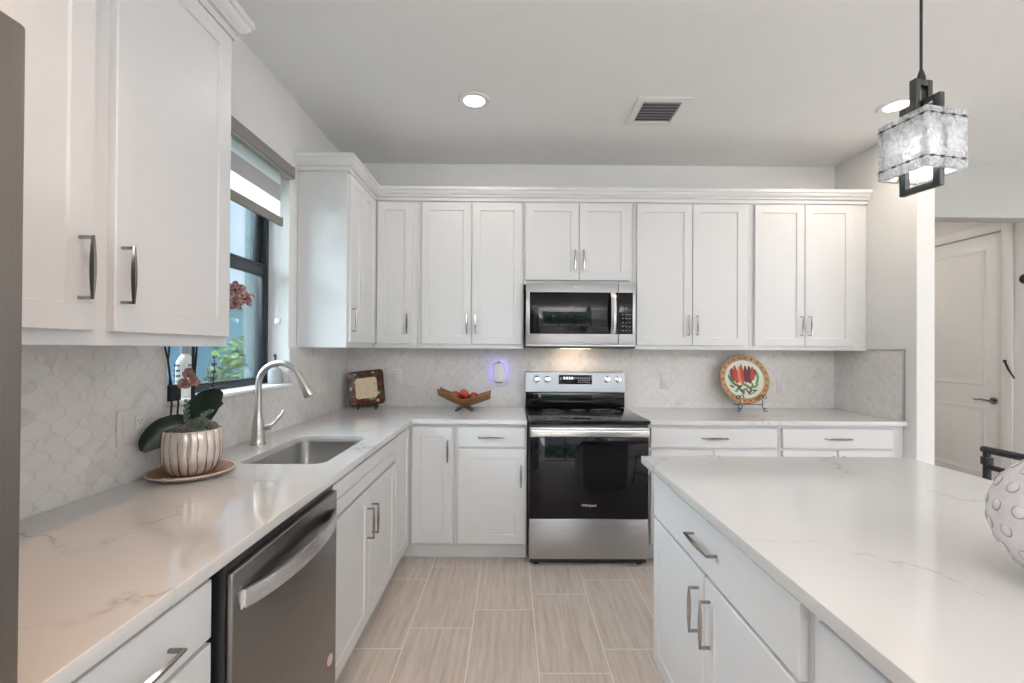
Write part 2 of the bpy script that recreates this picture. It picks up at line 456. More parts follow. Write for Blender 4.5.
# backsplash tile
mb = MB(); mb.box(XL, XL + .009, .545, WY0, CT, UB); mb.box(XL, XL + .009, WY0, WY1, CT, WZ0 - .021); mb.box(XL, XL + .009, WY1, YB, CT, UB)
struct(mb.build('wall_left_tile', M['tile_y'], None, 0))
mb = MB(); mb.box(XL + .009, RX - .009, YB - .009, YB, CT, UB)
mb.box(.112, .877, YB - .009, YB, UB, 1.42)
struct(mb.build('wall_back_tile', M['tile_x'], None, 0))
mb = MB(); mb.box(RX - .009, RX, 2.838, YB - .009, CT, UB)
struct(mb.build('wall_return_tile', M['tile_y'], None, 0))
mb = MB(); mb.box(RX - .012, RX, 2.828, 2.838, CT, UB + .010, .001); mb.box(RX - .012, RX, 2.838, 3.12, UB, UB + .010, .001)
struct(mb.build('trim_1', M['nickel'], None))

# ------------------------------------------------------------------ kitchen window
FX0, FX1 = -1.45, -1.39
win = struct(thing('window_1', None, None, (0, 0, 0)))
def frame_yz(mb, y0, y1, z0, z1, w, x0, x1, bev=.003):
    mb.box(x0, x1, y0, y0 + w, z0, z1, bev); mb.box(x0, x1, y1 - w, y1, z0, z1, bev)
    mb.box(x0, x1, y0 + w, y1 - w, z0, z0 + w, bev); mb.box(x0, x1, y0 + w, y1 - w, z1 - w, z1, bev)
mb = MB(); frame_yz(mb, WY0, WY1, WZ0, WZ1, .028, FX0, FX1); mb.build('window_frame', M['winframe'], win)
mb = MB(); frame_yz(mb, WY0 + .028, WY1 - .028, 1.80, WZ1 - .028, .036, FX0 + .004, FX0 + .03); up = mb.build('sash', M['winframe'], win)
mb = MB(); mb.box(FX0 + .014, FX0 + .02, WY0 + .06, WY1 - .06, 1.835, WZ1 - .06); mb.build('pane', M['pane'], up, 0)
mb = MB(); frame_yz(mb, WY0 + .028, WY1 - .028, WZ0 + .020, 1.835, .018, FX0 + .032, FX1 - .004); mb.box(FX0 + .032, FX1 - .004, WY0 + .046, WY1 - .046, 1.765, 1.817, .003)
mb.box(FX1 - .006, FX1 + .006, 2.05, 2.11, 1.80, 1.815, .002); lo = mb.build('sash', M['winframe'], win)
mb = MB(); mb.box(FX0 + .042, FX0 + .048, WY0 + .044, WY1 - .044, WZ0 + .036, 1.768); mb.build('pane', M['pane'], lo, 0)
mb = MB(); frame_yz(mb, WY0 + .001, WY1 - .001, WZ0 + .001, WZ1 - .001, .012, XL - T - .02, FX0 - .0005, .002); mb.build('exterior_casing', plain('blue_grey_stucco', (.20, .255, .275), .85, var=.05, bump=.1), win)
# stone sill board inside
mb = MB(); mb.prism([(FX1 + .0005, WZ0 - .0195), (XL + .020, WZ0 - .0195), (XL + .026, WZ0 - .014), (XL + .026, WZ0 - .006), (XL + .020, WZ0 - .0005), (FX1 + .0005, WZ0 - .0005)],
                    lambda a, b: (a, WY0 + .0005, b), lambda a, b: (a, WY1 - .0005, b))
struct(mb.build('windowsill', M['trim']))

# ------------------------------------------------------------------ outside the window
wallbox('ground', [(-30, -1.5, -12, 25, -.35, -.15)], plain('lawn_green', (.10, .17, .05), .9, var=.3, scale=20))
nb = thing('neighbor_house', 'pale blue neighboring house seen through the kitchen window', 'house', (-9.0, 8.0, -.15))
mb = MB(); mb.box(-3, 0, -14, 8, 0, 2.75); wl = mb.build('house_wall', plain('pale_blue_stucco', srgb(168, 212, 232), .9, var=.04, bump=.1), nb, 0)
mb = MB(); mb.prism([(-3.4, 2.95), (.55, 2.95), (.55, 2.76), (-3.4, 2.76)], lambda a, b: (a, -14.4, b), lambda a, b: (a, 8.4, b))
mb.build('eave_fascia', plain('house_fascia', (.55, .56, .56), .6), nb, 0)
mb = MB(); mb.prism([(-3.5, 4.1), (.6, 2.96), (.6, 3.02), (-3.5, 4.18)], lambda a, b: (a, -14.5, b), lambda a, b: (a, 8.5, b))
mb.build('roof', plain('grey_roof_tile', (.30, .28, .27), .8, var=.3, scale=14), nb, 0)
mb = MB(); mb.box(0, .05, -1.0, .2, .9, 2.1, .01)
for k in range(14): mb.box(.05, .07, -.92, .12, .97 + k * .08, 1.02 + k * .08, .004)
mb.build('shutter', plain('grey_shutter', (.42, .45, .47), .6), nb)

def leafy(name, mat, parent, c, rad, n, size, seed=1, flat=1.0):
    rnd = random.Random(seed); mb = MB()
    for _ in range(n):
        while True:
            p = Vector((rnd.uniform(-1, 1), rnd.uniform(-1, 1), rnd.uniform(-1, 1)))
            if .25 < p.length < 1: break
        p = Vector((p.x * rad[0], p.y * rad[1], p.z * rad[2])) + Vector(c)
        R = Euler((rnd.uniform(-1.2, 1.2), rnd.uniform(-1.2, 1.2), rnd.uniform(0, 6.3))).to_matrix()
        s = size * rnd.uniform(.6, 1.2)
        pts = [(-.0, -.5, 0), (.25, -.1, .05), (.2, .25, .04), (0, .6, -.05), (-.2, .25, .04), (-.25, -.1, .05)]
        b = len(mb.v); mb.v += [tuple(p + R @ (Vector(q) * s)) for q in pts]
        mb.f += [[b, b + 1, b + 2, b + 3], [b, b + 3, b + 4, b + 5]]; mb.m += [0, 0]
    return mb.build(name, mat, parent, 0)
def leafmat(name, c0, c1):
    t = NT(name); g = t.n('NewGeometry'); 
    return t.set(Base_Color=t.ramp(g.outputs['Random Per Island'], [(0, c0), (1, c1)]), Roughness=.55)
LG = leafmat('bright_shrub_leaf', (.045, .11, .02), (.19, .32, .06))
sh = thing('shrub', 'bright green leafy shrub outside the kitchen window', 'shrub', (-2.75, 4.25, -.15))
leafy('foliage', LG, sh, (.15, .25, 1.22), (.45, .40, .46), 620, .10, 3)
leafy('foliage', LG, sh, (.1, 0, .62), (.55, .65, .6), 800, .10, 4)
mb = MB()
for k in range(7):
    a = k * .9; mb.tube([(0.05 * math.cos(a), .05 * math.sin(a), 0), (.15 * math.cos(a), .2 * math.sin(a), .6), (.35 * math.cos(a), .5 * math.sin(a), 1.3)], [.018, .013, .005], 6)
mb.build('stem', plain('shrub_stem', (.12, .09, .05), .9), sh)
# greenery far outside the living room sliders (met only by reflections)
hm = leafmat('hedge_leaf', (.05, .12, .02), (.18, .30, .07))
hd = leafy('hedge', hm, None, (1, -9.5, .5), (6, .8, 1.6), 2600, .35, 9); struct(hd)
wallbox('terrace', [(-6, 12, -14, -4.6, -.2, -.02)], plain('terrace_paver', (.5, .48, .45), .8))

# ------------------------------------------------------------------ hall door
dr = struct(thing('door_1', None, None, (HX, DY0, 0)))
def panel_door(w, h, th, panels):
    """leaf in the plane x=0 facing -x, y 0..w; recessed moulded panels"""
    mb = MB(); mb.box(0, th, 0, w, 0, h, .002)
    for (y0, y1, z0, z1) in panels:
        rings = []
        for ins, dx in ((0, -.001), (.012, -.007), (.026, -.002), (.05, -.001), (.062, -.005)):
            rings.append([(dx, y0 + ins, z0 + ins), (dx, y1 - ins, z0 + ins), (dx, y1 - ins, z1 - ins), (dx, y0 + ins, z1 - ins)])
        mb.loft(rings, True, False, True)
    return mb
W = DY1 - DY0
lf = panel_door(W - .01, DZ - .012, .04, [(.14, W - .15, 1.05, 2.30), (.14, W - .15, .24, .86)]).build('door_leaf', M['trim'], dr, 25, loc=(.012, .005, .006))
mb = MB()
for y in (-.088, W + .0): mb.box(-.018, 0, y, y + .088, 0, DZ + .088, .004)
mb.box(-.018, 0, 0, W, DZ, DZ + .088, .004)
mb.build('door_casing', M['trim'], dr)
mb = MB()
mb.cyl((0, .075, .925), (-.010, .075, .925), .032, .030, 24); mb.cyl((-.01, .075, .925), (-.055, .075, .925), .011, .010)
mb.tube([(-.052, .070, .925), (-.055, .10, .928), (-.055, .145, .932), (-.053, .185, .926), (-.05, .205, .930)], [.010, .010, .009, .008, .006], 10, flat=.7)
mb.build('door_handle', M['pull'], dr, loc=(.012, .005, 0))
hk = MB(); hk.tube([(HX - .024, 3.815, 1.288), (HX - .042, 3.770, 1.215), (HX - .052, 3.715, 1.14)], [.007, .008, .006], 8)
hk.cyl((HX - .0185, 3.815, 1.285), (HX - .026, 3.815, 1.285), .012, .012, 14)
o = hk.build('wall_hook', M['blackmetal']); tag(o, 'slim black hook on the casing of the white hall door', 'hook')

mb = MB(); WM = Matrix.Translation((HX - .0005, 3.672, 1.982)) @ Matrix.Rotation(-PI / 2, 4, 'Y')
mb.lathe([(0, 0), (.042, 0), (.042, .012), (.036, .020), (.030, .014), (0, .014)], (0, 0, 0), 32, WM)
o = mb.build('wall_fixture', M['blackmetal']); tag(o, 'small dark round fixture on the hall wall right of the white door', 'wall fixture')

# ================================================================== CABINETS
RL = .057
def shaker(mb, x0, x1, z0, z1, th=.02, slab=False):
    """door or drawer front lying in front of the plane y=0 (towards -y)"""
    w = x1 - x0; h = z1 - z0; e = .0025
    R = lambda i, y: [(x0 + i, y, z0 + i), (x1 - i, y, z0 + i), (x1 - i, y, z1 - i), (x0 + i, y, z1 - i)]
    if slab: rings = [R(0, 0), R(0, -th + e), R(e, -th)]
    else: rings = [R(0, 0), R(0, -th + e), R(e, -th), R(RL, -th), R(RL + .002, -th + .0065)]
    mb.loft(rings)
def pull_mesh(L):
    """straight pull, thicker in the middle, on two slim square posts; bar along z, standing off towards -y"""
    mb = MB(); rings = []
    for i in range(17):
        t = -1 + i / 8; k = (1 - t * t) ** 1.2
        z = t * L / 2; y = -.030; w = .0034 + .0038 * k; th = .0028 + .0026 * k
        rings.append([(-w, y + th * .2, z), (-w * .5, y - th, z), (w * .5, y - th, z), (w, y + th * .2, z), (w * .5, y + th, z), (-w * .5, y + th, z)])
    mb.loft(rings)
    for s in (-1, 1):
        z = s * (L / 2 - .004); mb.box(-.0036, .0036, -.030, 0, z - .0036, z + .0036, .0008)
    return mb.mesh('pull', M['pull'], 25)
PULL = pull_mesh(.140); PULLW = pull_mesh(.165)

def cabinet(name, label, cat, group, loc, rz, w, depth, z0, z1, fronts, toe=False, extra=None):
    """local x runs along the front, -y faces the room; loc is the front left corner of the face frame on the floor"""
    t = thing(name, label, cat, loc, rz, group)
    e = .0008
    mb = MB(); mb.box(e, w - e, 0, depth, z0, z1, .0015, 1)
    if extra: extra(mb)
    mb.build('carcass', M['cab'], t)
    if toe:
        mb = MB(); mb.box(e, w - e, .058, depth, 0, z0 - .0005); mb.box(e, w - e, .046, .058, .001, .02, .004); mb.build('toe_kick', M['cab'], t)
    for f in fronts:
        kind, x0, x1, a, b, hd = f
        mb = MB(); shaker(mb, x0, x1, a, b, slab=kind == 'drawer')
        d = mb.build({'door': 'door', 'drawer': 'drawer', 'panel': 'false_front'}[kind] if kind != 'panel' else 'false_front', M['cab'], t, 30, loc=(0, -.0006, 0))
        if hd:
            if hd[0] == 'v': inst('handle', PULL, d, (hd[1], -.0198, hd[2]))
            else: inst('handle', PULLW, d, (hd[1], -.0198, hd[2]), (0, PI / 2, 0))
    return t

UG = 'white wall cabinets'
DB, DT = UB + .033, 2.404
FB = YB - .31     # face frame plane of the back wall cabinets
FL = XL + .297    # of the left wall cabinet in the corner
FLN = XL + .31    # of the left wall cabinet nearest the camera
RZL = PI / 2      # left wall: local x -> +Y, local -y -> +X
# near left wall cabinet, Y .42 .. 1.5
cabinet('wall_cabinet', 'large white two-door wall cabinet over the left worktop, nearest the camera', 'cabinet', UG, (FLN, .56, 0), RZL, .937, .30, UB, UT,
        [('door', .02, .441, DB, DT, ('v', .406, 1.538)), ('door', .494, .922, DB, DT, ('v', .511, 1.538))])
# corner left wall cabinet, Y 2.62 .. 3.45
cabinet('wall_cabinet', 'white wall cabinet right of the window showing its tall plain side panel', 'cabinet', UG, (FL, 2.62, 0), RZL, YB - 2.62 - .002, .295, UB, UT,
        [('door', .012, .225, DB, DT, ('v', .026, 1.533)), ('door', .233, .495, DB, DT, None)])
def back_upper(label, x0, x1, doors, z0=UB, name='wall_cabinet'):
    return cabinet(name, label, 'cabinet', UG, (x0, FB, 0), 0, x1 - x0, .308, z0, UT, [('door', a - x0, b - x0, z0 + .030, DT, ('v', h - x0, z0 + .172)) for a, b, h in doors])
back_upper('narrow white single-door wall cabinet in the back corner above the square plate', FL + .001, -.668, [(-.953, -.701, -.733)])
back_upper('white two-door wall cabinet on the back wall above the apple bowl', -.668, .088, [(-.637, -.284, -.312), (-.280, .075, -.252)])
back_upper('short white two-door wall cabinet above the microwave', .088, .866, [(.100, .479, .452), (.483, .838, .512)], 1.826)
back_upper('white two-door wall cabinet between the microwave and the round plate', .866, 1.702, [(.893, 1.287, 1.258), (1.291, 1.670, 1.320)])
back_upper('white two-door wall cabinet at the far end beside the return wall', 1.702, RX - .0005, [(1.735, 2.090, 2.062), (2.094, 2.44, 2.122)])

# crown mouldings (cornice of the wall cabinets)
_t = UT + .077
CP = [(.0, UT - .012), (.0, _t), (.054, _t), (.054, _t - .022), (.047, _t - .025), (.045, _t - .034), (.036, _t - .046), (.026, _t - .054), (.026, _t - .062), (.013, _t - .064), (.013, UT - .012)]
FD = .0008
o = sweep([(XL + .001, 2.62 - FD), (FL + FD, 2.62 - FD), (FL + FD, FB - FD), (RX - .001, FB - FD)], CP, M['cab'], 'crown_molding')
tag(o, 'long white crown molding along the tops of the back wall cabinets', 'molding')
o = sweep([(FLN + FD, .56), (FLN + FD, 1.497 + FD), (XL + .001, 1.497 + FD)], CP, M['cab'], 'crown_molding')
tag(o, 'white crown molding on top of the near left wall cabinet', 'molding')

# ---- base cabinets
BZ0, BZ1 = .105, CB - .0008
DD = .61
BFL = XL + DD     # left base face plane  (-.665)
BFB = YB - DD     # back base face plane  (2.84)
BG = 'white base cabinets'
DRZ = (.737, .862)
cabinet('base_cabinet', 'white drawer cabinet under the left worktop, left of the dishwasher', 'cabinet', BG, (BFL, .55, 0), RZL, .422, DD - .01, BZ0, BZ1,
        [('drawer', .012, .41, *DRZ, ('h', .211, .79)), ('drawer', .012, .41, .43, .725, ('h', .211, .60)), ('drawer', .012, .41, .118, .418, ('h', .211, .30))], True)
cabinet('sink_base_cabinet', 'white two-door base cabinet under the sink, right of the dishwasher', 'cabinet', BG, (BFL, 1.576, 0), RZL, .917, DD - .01, BZ0, .655,
        [('panel', .012, .905, *DRZ, None), ('door', .012, .453, .118, .722, ('v', .424, .572)), ('door', .459, .905, .118, .722, ('v', .488, .572))], True,
        extra=lambda mb: (mb.box(.0008, .10, 0, DD - .01, .655, BZ1), mb.box(.817, .9162, 0, DD - .01, .655, BZ1), mb.box(.1, .817, 0, .045, .655, BZ1)))
# blind corner: L shaped carcass with two doors
cc = thing('corner_base_cabinet', 'white corner base cabinet with two doors below the square plate', 'cabinet', (0, 0, 0), 0, BG)
mb = MB(); mb.box(XL + .01, BFL, 2.4938, YB - .01, BZ0, BZ1, .0015, 1); mb.box(BFL, -.362, BFB, YB - .01, BZ0, BZ1, .0015, 1); mb.build('carcass', M['cab'], cc)
mb = MB(); mb.box(XL + .01, BFL - .058, 2.4938, YB - .01, 0, BZ0 - .0005); mb.box(BFL - .058, -.362, BFB + .058, YB - .01, 0, BZ0 - .0005); mb.box(BFL - .046, -.362, BFB + .046, BFB + .058, .001, .02, .004); mb.build('toe_kick', M['cab'], cc)
mb = MB(); shaker(mb, .008, .322, .118, .862); mb.build('door', M['cab'], cc, 30, loc=(BFL + .0006, 2.4938, 0), rot=(0, 0, RZL))
mb = MB(); shaker(mb, -.630, -.372, .118, .862); d = mb.build('door', M['cab'], cc, 30, loc=(0, BFB - .0006, 0)); inst('handle', PULL, d, (-.398, -.0198, .712))
def back_base(label, x0, x1, fronts, w=None):
    return cabinet('base_cabinet', label, 'cabinet', BG, (x0, BFB, 0), 0, x1 - x0, DD - .01, BZ0, BZ1, [(k, a - x0, b - x0, c, d, (h[0], h[1] - x0, h[2]) if h else None) for k, a, b, c, d, h in fronts], True)
back_base('white base cabinet with one drawer over a door, left of the range', -.3612, .108, [('drawer', -.334, .096, *DRZ, ('h', -.122, .80)), ('door', -.334, .096, .118, .722, ('v', .068, .555))])
back_base('white drawer base cabinet just right of the range, below the round plate', .884, 1.732, [('drawer', .902, 1.712, *DRZ, ('h', 1.307, .80)), ('door', .902, 1.304, .118, .722, ('v', 1.275, .62)), ('door', 1.310, 1.712, .118, .722, ('v', 1.339, .62))])
back_base('white drawer base cabinet at the far end beside the return wall', 1.732, RX - .001, [('drawer', 1.752, 2.462, *DRZ, ('h', 2.10, .80)), ('door', 1.752, 2.104, .118, .722, ('v', 2.075, .62)), ('door', 2.110, 2.462, .118, .722, ('v', 2.139, .62))])

# ---- island
IX0, IX1, IY1, IY0 = .556, 1.69, 1.868, -.62
IFX = .603        # face frame plane, faces -X
RZI = -PI / 2
IG = 'white island cabinets'
cabinet('island_cabinet', 'white island cabinet with one wide drawer over two doors, nearest the range', 'cabinet', IG, (IFX, 1.80, 0), RZI, .93, .61, BZ0, BZ1,
        [('drawer', .02, .915, .700, .862, ('h', .485, .785)), ('door', .02, .478, .118, .688, ('v', .445, .568)), ('door', .484, .915, .118, .688, ('v', .523, .568))], True)
cabinet('island_cabinet', 'white island cabinet with a deep drawer front, nearer the camera', 'cabinet', IG, (IFX, .87, 0), RZI, .72, .61, BZ0, BZ1,
        [('drawer', .04, .69, .700, .855, ('h', .36, .785)), ('door', .04, .362, .118, .688, ('v', .33, .60)), ('door', .368, .69, .118, .688, ('v', .40, .60))], True)
cabinet('island_cabinet', 'white island cabinet at the near end, mostly below the frame', 'cabinet', IG, (IFX, .15, 0), RZI, .72, .61, BZ0, BZ1,
        [('drawer', .02, .70, .700, .855, ('h', .36, .785)), ('door', .02, .357, .118, .688, ('v', .33, .60)), ('door', .363, .70, .118, .688, ('v', .40, .60))], True)
mb = MB(); mb.box(IFX + .611, IFX + .66, -.57, 1.80, 0, BZ1, .002)
o = mb.build('island_back_panel', M['cab']); tag(o, 'white panel on the seating side of the island', 'panel')

# ---- worktops
SX0, SX1, SY0, SY1 = -1.068, -.728, 1.715, 2.265
sink_out = rrect(SX0, SX1, SY0, SY1, .045)
o = shape2d('worktop', [(XL + .0095, .548), (-.625, .548), (-.625, 2.80), (.106, 2.80), (.106, YB - .0095), (XL + .0095, YB - .0095)], [sink_out[::-1]], CB, CT, M['quartz'])
tag(o, 'L-shaped white quartz worktop with sink cutout along left and back walls', 'countertop')
o = shape2d('worktop', [(.886, 2.80), (RX - .0125, 2.80), (RX - .0125, YB - .0095), (.886, YB - .0095)], [], CB, CT, M['quartz'])
tag(o, 'white quartz worktop on the back wall right of the range', 'countertop')
o = shape2d('worktop', [(IX0, IY0), (IX1, IY0), (IX1, IY1), (IX0, IY1)], [], CB, CT, M['quartz'])
tag(o, 'large white quartz island worktop with thin grey veins', 'countertop')

# ---- sink
sk = thing('sink', 'undermount stainless steel sink set in the left worktop', 'sink', ((SX0 + SX1) / 2, (SY0 + SY1) / 2, .66))
cx, cy = (SX0 + SX1) / 2, (SY0 + SY1) / 2
def rr(g, z, r): return [(x - cx, y - cy, z - .66) for x, y in rrect(SX0 - g, SX1 + g, SY0 - g, SY1 + g, r)]
mb = MB()
mb.loft([rr(.022, .8835, .06), rr(.003, .8835, .048), rr(.002, .875, .047), rr(-.004, .72, .045), rr(-.014, .692, .05), rr(-.04, .684, .06),
         rr(-.04, .68, .06), rr(-.012, .688, .05), rr(0.0, .72, .05), rr(.006, .874, .05), rr(.022, .878, .06)], True, False, False, True)
mb.loft([rr(-.04, .684, .06), rr(-.12, .680, .03)], True, False, True); mb.loft([rr(-.04, .680, .06), rr(-.12, .676, .03)], True, False, True)
mb.build('basin', M['steelz'], sk)
mb = MB(); mb.lathe([(.0, .681), (.030, .681), (.034, .6835), (.045, .684), (.045, .68), (0, .676)], (0, 0, -.66), 28); mb.build('drain', M['nickel'], sk)

# ---- faucet
fc = thing('faucet', 'tall brushed nickel gooseneck kitchen faucet with pull-down spray', 'faucet', (-1.176, 2.060, CT), math.radians(-4))
mb = MB(); mb.lathe([(.0, 0), (.033, 0), (.033, .006), (.030, .010), (.029, .03), (.026, .075), (.021, .115), (.0165, .145), (.0145, .16), (0, .16)], (0, 0, 0), 28); mb.build('body', M['nickel'], fc)
pts = [(0, 0, .155), (0, 0, .22), (0, 0, .275)]
for i in range(1, 17):
    a = PI * i / 16 * .86; pts.append((.104 - .104 * math.cos(a), 0, .275 + .104 * math.sin(a)))
mb = MB(); mb.tube(pts, .0142, 16); mb.build('spout', M['nickel'], fc)
p = Vector(pts[-1]); d = (Vector(pts[-1]) - Vector(pts[-2])).normalized()
mb = MB(); mb.tube([p - d * .012, p + d * .012, p + d * .05, p + d * .10, p + d * .106], [.0165, .0178, .0205, .0275, .025], 20); mb.tube([p + d * .1055, p + d * .108], [.018, .017], 20)
mb.build('spray_head', M['nickel'], fc)
mb = MB(); mb.cyl((.015, .010, .075), (.048, .022, .078), .0135, .0125); mb.build('handle_hub', M['nickel'], fc)
mb = MB(); mb.tube([(.040, .020, .078), (.058, .035, .098), (.078, .052, .130), (.088, .06, .152)], [.0105, .0085, .0085, .006], 12, flat=.55); mb.build('lever', M['nickel'], fc)

# ================================================================== APPLIANCES
# ---- dishwasher
dw = thing('dishwasher', 'dark stainless steel dishwasher under the left worktop', 'dishwasher', (-.625, .977, 0), RZL)
# local x along +Y (0..0.594), local -y towards +X
mb = MB(); mb.box(.006, .588, .035, .58, .10, .865, .002); mb.box(-.003, .0, -.0, .5, .11, .883); mb.build('tub', M['black'], dw)
mb = MB(); mb.box(.012, .582, .06, .5, 0.0, .0995); mb.build('kick_plate', M['black'], dw)
mb = MB(); mb.box(.004, .590, -.012, .034, .115, .862, .0045, 3); dd = mb.build('door', M['dwsteel'], dw)
mb = MB(); mb.box(.004, .590, .004, .034, .8625, .8815, .001); mb.build('control_strip', M['black'], dw)
mb = MB(); rings = []
for i in range(25):
    t = -1 + i / 12; x = .297 + t * .262; y = -.016 - .046 * (1 - t * t) ** .8; z = .790
    rings.append([(x, y - .005, z - .021), (x, y - .007, z), (x, y - .005, z + .021), (x, y + .004, z + .021), (x, y + .004, z - .021)])
mb.loft(rings); mb.box(.026, .040, -.018, -.0122, .770, .810, .001); mb.box(.554, .568, -.018, -.0122, .770, .810, .001)
mb.build('handle', M['handlebar'], dw)
mb = MB(); mb.tube([(.535 + .017 * math.cos(a), -.0128, .30 + .017 * math.sin(a)) for a in [2 * PI * k / 24 for k in range(25)]], .0022, 6)
mb.cyl((.535, -.0122, .30), (.535, -.0132, .30), .0165, .0165, 24); mb.build('badge', plain('pink_badge', (.70, .52, .47), .4), dd)

# ---- range
rg = thing('range', 'stainless steel electric range with black glass oven door', 'range', (.496, 2.767, 0))
# local: x -.381..381, y 0 (door front) .. .68 back
mb = MB(); mb.box(-.379, .379, .03, .62, .045, .896, .003); mb.box(-.379, .379, .012, .03, .05, .885, .002); mb.build('body', M['black'], rg)
mb = MB(); mb.box(-.374, .374, 0, .0115, .302, .812, .003); od = mb.build('oven_door', M['blackglass'], rg)
mb = MB(); mb.box(-.374, .374, 0.0, .0115, .8125, .872, .003); mb.build('door_top_band', M['steel'], od)
mb = MB(); mb.box(-.365, .365, -.058, -.040, .824, .868, .007, 3)
mb.box(-.352, -.330, -.044, .001, .832, .860, .003); mb.box(.330, .352, -.044, .001, .832, .860, .003); mb.build('handle', M['handlebar'], od)
lm = plain('logo_silver', (.75, .75, .75), .3)
inst('logo', text_mesh('Whirlpool', .022, lm), od, (0, -.0008, .385), (PI / 2, 0, 0))
mb = MB(); mb.box(-.374, .374, 0, .0115, .048, .298, .003); mb.build('storage_drawer', M['steel'], rg)
mb = MB(); mb.box(-.37, .37, .03, .05, .012, .0445, .002); mb.build('shadow_strip', M['black'], rg)  # black strip put in for the shadow under the range
mb = MB(); mb.box(-.381, .381, -.020, .655, .897, .921, .004, 3); ck = mb.build('cooktop', M['blackglass'], rg)
mb = MB()
for x, y, r in ((-.19, .14, .105), (.19, .14, .085), (-.19, .42, .078), (.19, .42, .105), (0, .46, .05)):
    for q in (r, r * .62):
        mb.tube([(x + q * math.cos(a), y + q * math.sin(a), .9212) for a in [2 * PI * k / 40 for k in range(41)]], .0009, 4)
mb.build('burner_ring', plain('burner_mark', (.12, .12, .125), .4), ck)
mb = MB(); mb.box(-.381, .381, .612, .662, .9215, 1.0335, .003); mb.build('backguard', M['blackglass'], rg)
mb = MB(); mb.prism([(.600, 1.040), (.612, 1.186), (.662, 1.192), (.662, 1.034), (.606, 1.034)], lambda y, z: (-.381, y, z), lambda y, z: (.381, y, z))
cp = mb.build('control_panel', brushed('panel_steel', (.27, .285, .305), .34, 'x'), rg, 20)
tl = math.atan2(.012, .146)
def onpanel(x, z):  # point on the tilted face
    k = (z - 1.04) / .146; return Vector((x, .600 + .012 * k, z))
mb = MB(); MT = Matrix.Translation(onpanel(-.0, 1.132)) @ Matrix.Rotation(-tl, 4, 'X')
mb.box(-.128, .128, -.0016, .004, -.034, .036, .002, M=MT); dp = mb.build('display', M['blackglass'], cp)
dg = emit('display_glow', (.55, .75, .95), .8)
mb = MB()
for k in range(4): mb.box(-.09 + k * .02, -.078 + k * .02, -.0022, -.0014, .002, .022, M=MT)
mb.build('clock_digits', dg, dp, 0)
mb = MB()
for i in range(6):
    for j in range(3): mb.box(.022 + i * .016, .030 + i * .016, -.0022, -.0014, -.022 + j * .017, -.018 + j * .017, M=MT)
mb.build('touch_keys', plain('key_grey', (.45, .47, .5), .5), dp, 0)
for kx in (-.298, -.216, .245, .327):
    KM = Matrix.Translation(onpanel(kx, 1.135)) @ Matrix.Rotation(-tl, 4, 'X') @ Matrix.Rotation(PI / 2, 4, 'X')
    mb = MB(); mb.lathe([(.0, .0), (.027, 0), (.027, .004), (.021, .006), (.019, .024), (.016, .027), (0, .027)], (0, 0, 0), 28, KM); kn = mb.build('knob', M['handlebar'], cp)
    mb = MB(); mb.box(-.0035, .0035, -.016, .016, .0268, .0305, .001, M=KM); mb.build('knob_grip', M['steel'], kn)
for x in (-.33, .33):
    for y in (.05, .55): MB().cyl((x, y, 0), (x, y, .0448), .018, .016).build('foot', M['rubber'], rg)

# ---- microwave
mwv = thing('microwave', 'stainless steel over-the-range microwave with black glass door', 'microwave', (.4845, 3.055, 1.394))
mb = MB(); mb.box(-.380, .380, .022, .385, .004, .434, .002); mb.box(-.378, .378, .0, .385, -.006, .0038); mb.build('case', M['steel'], mwv)
mb = MB(); mb.box(-.381, .262, 0, .0215, .006, .434, .003); dm = mb.build('door', M['steel'], mwv)
mb = MB(); mb.box(-.355, .262, -.0022, .001, .078, .368, .0015); mb.build('door_glass', M['blackglass'], dm)
mb = MB(); mb.box(.265, .381, 0, .0215, .006, .434, .003); pm = mb.build('control_panel', M['steel'], mwv)
mb = MB(); mb.box(.265, .362, -.0022, .001, .078, .368, .0015); pg = mb.build('panel_glass', M['blackglass'], pm)
mb = MB()
for i in range(3):
    for j in range(5): mb.box(.286 + i * .024, .298 + i * .024, -.003, -.0021, .10 + j * .028, .107 + j * .028)
mb.build('touch_keys', plain('key_grey_dim', (.16, .17, .18), .5), pg, 0)
rings = []; mb = MB()
for i in range(17):
    t = -1 + i / 8; z = .223 + t * .142; y = -.012 - .028 * (1 - t * t) ** .7; w = .017
    rings.append([(.222 - w, y, z), (.222, y - .009, z), (.222 + w, y, z), (.222 + w, y + .007, z), (.222 - w, y + .007, z)])
mb.loft(rings); mb.box(.207, .237, -.014, -.002, .082, .094, .002); mb.box(.207, .237, -.014, -.002, .352, .364, .002); mb.build('handle', M['handlebar'], dm)
inst('logo', text_mesh('Whirlpool', .014, lm), dm, (-.02, -.0008, .402), (PI / 2, 0, 0))
mb = MB(); mb.box(-.38, .38, .0, .385, -.022, -.0065, .002); vh = mb.build('vent_hood', M['black'], mwv)
mb = MB(); mb.box(-.11, .11, .20, .26, -.0245, -.0222, .001); mb.build('task_light', emit('task_lamp', (1, .82, .62), 4), vh, 0)
lamp('task_lamp', 'AREA', (0, .23, -.03), 0.7, (1, .76, .54), (math.radians(20), 0, 0), mwv, shape='RECTANGLE', size=.22, size_y=.06)

# ---- fridge
fr = thing('refrigerator', 'tall dark grey refrigerator at the left edge of the frame', 'refrigerator', (-.935, .0925, 0))
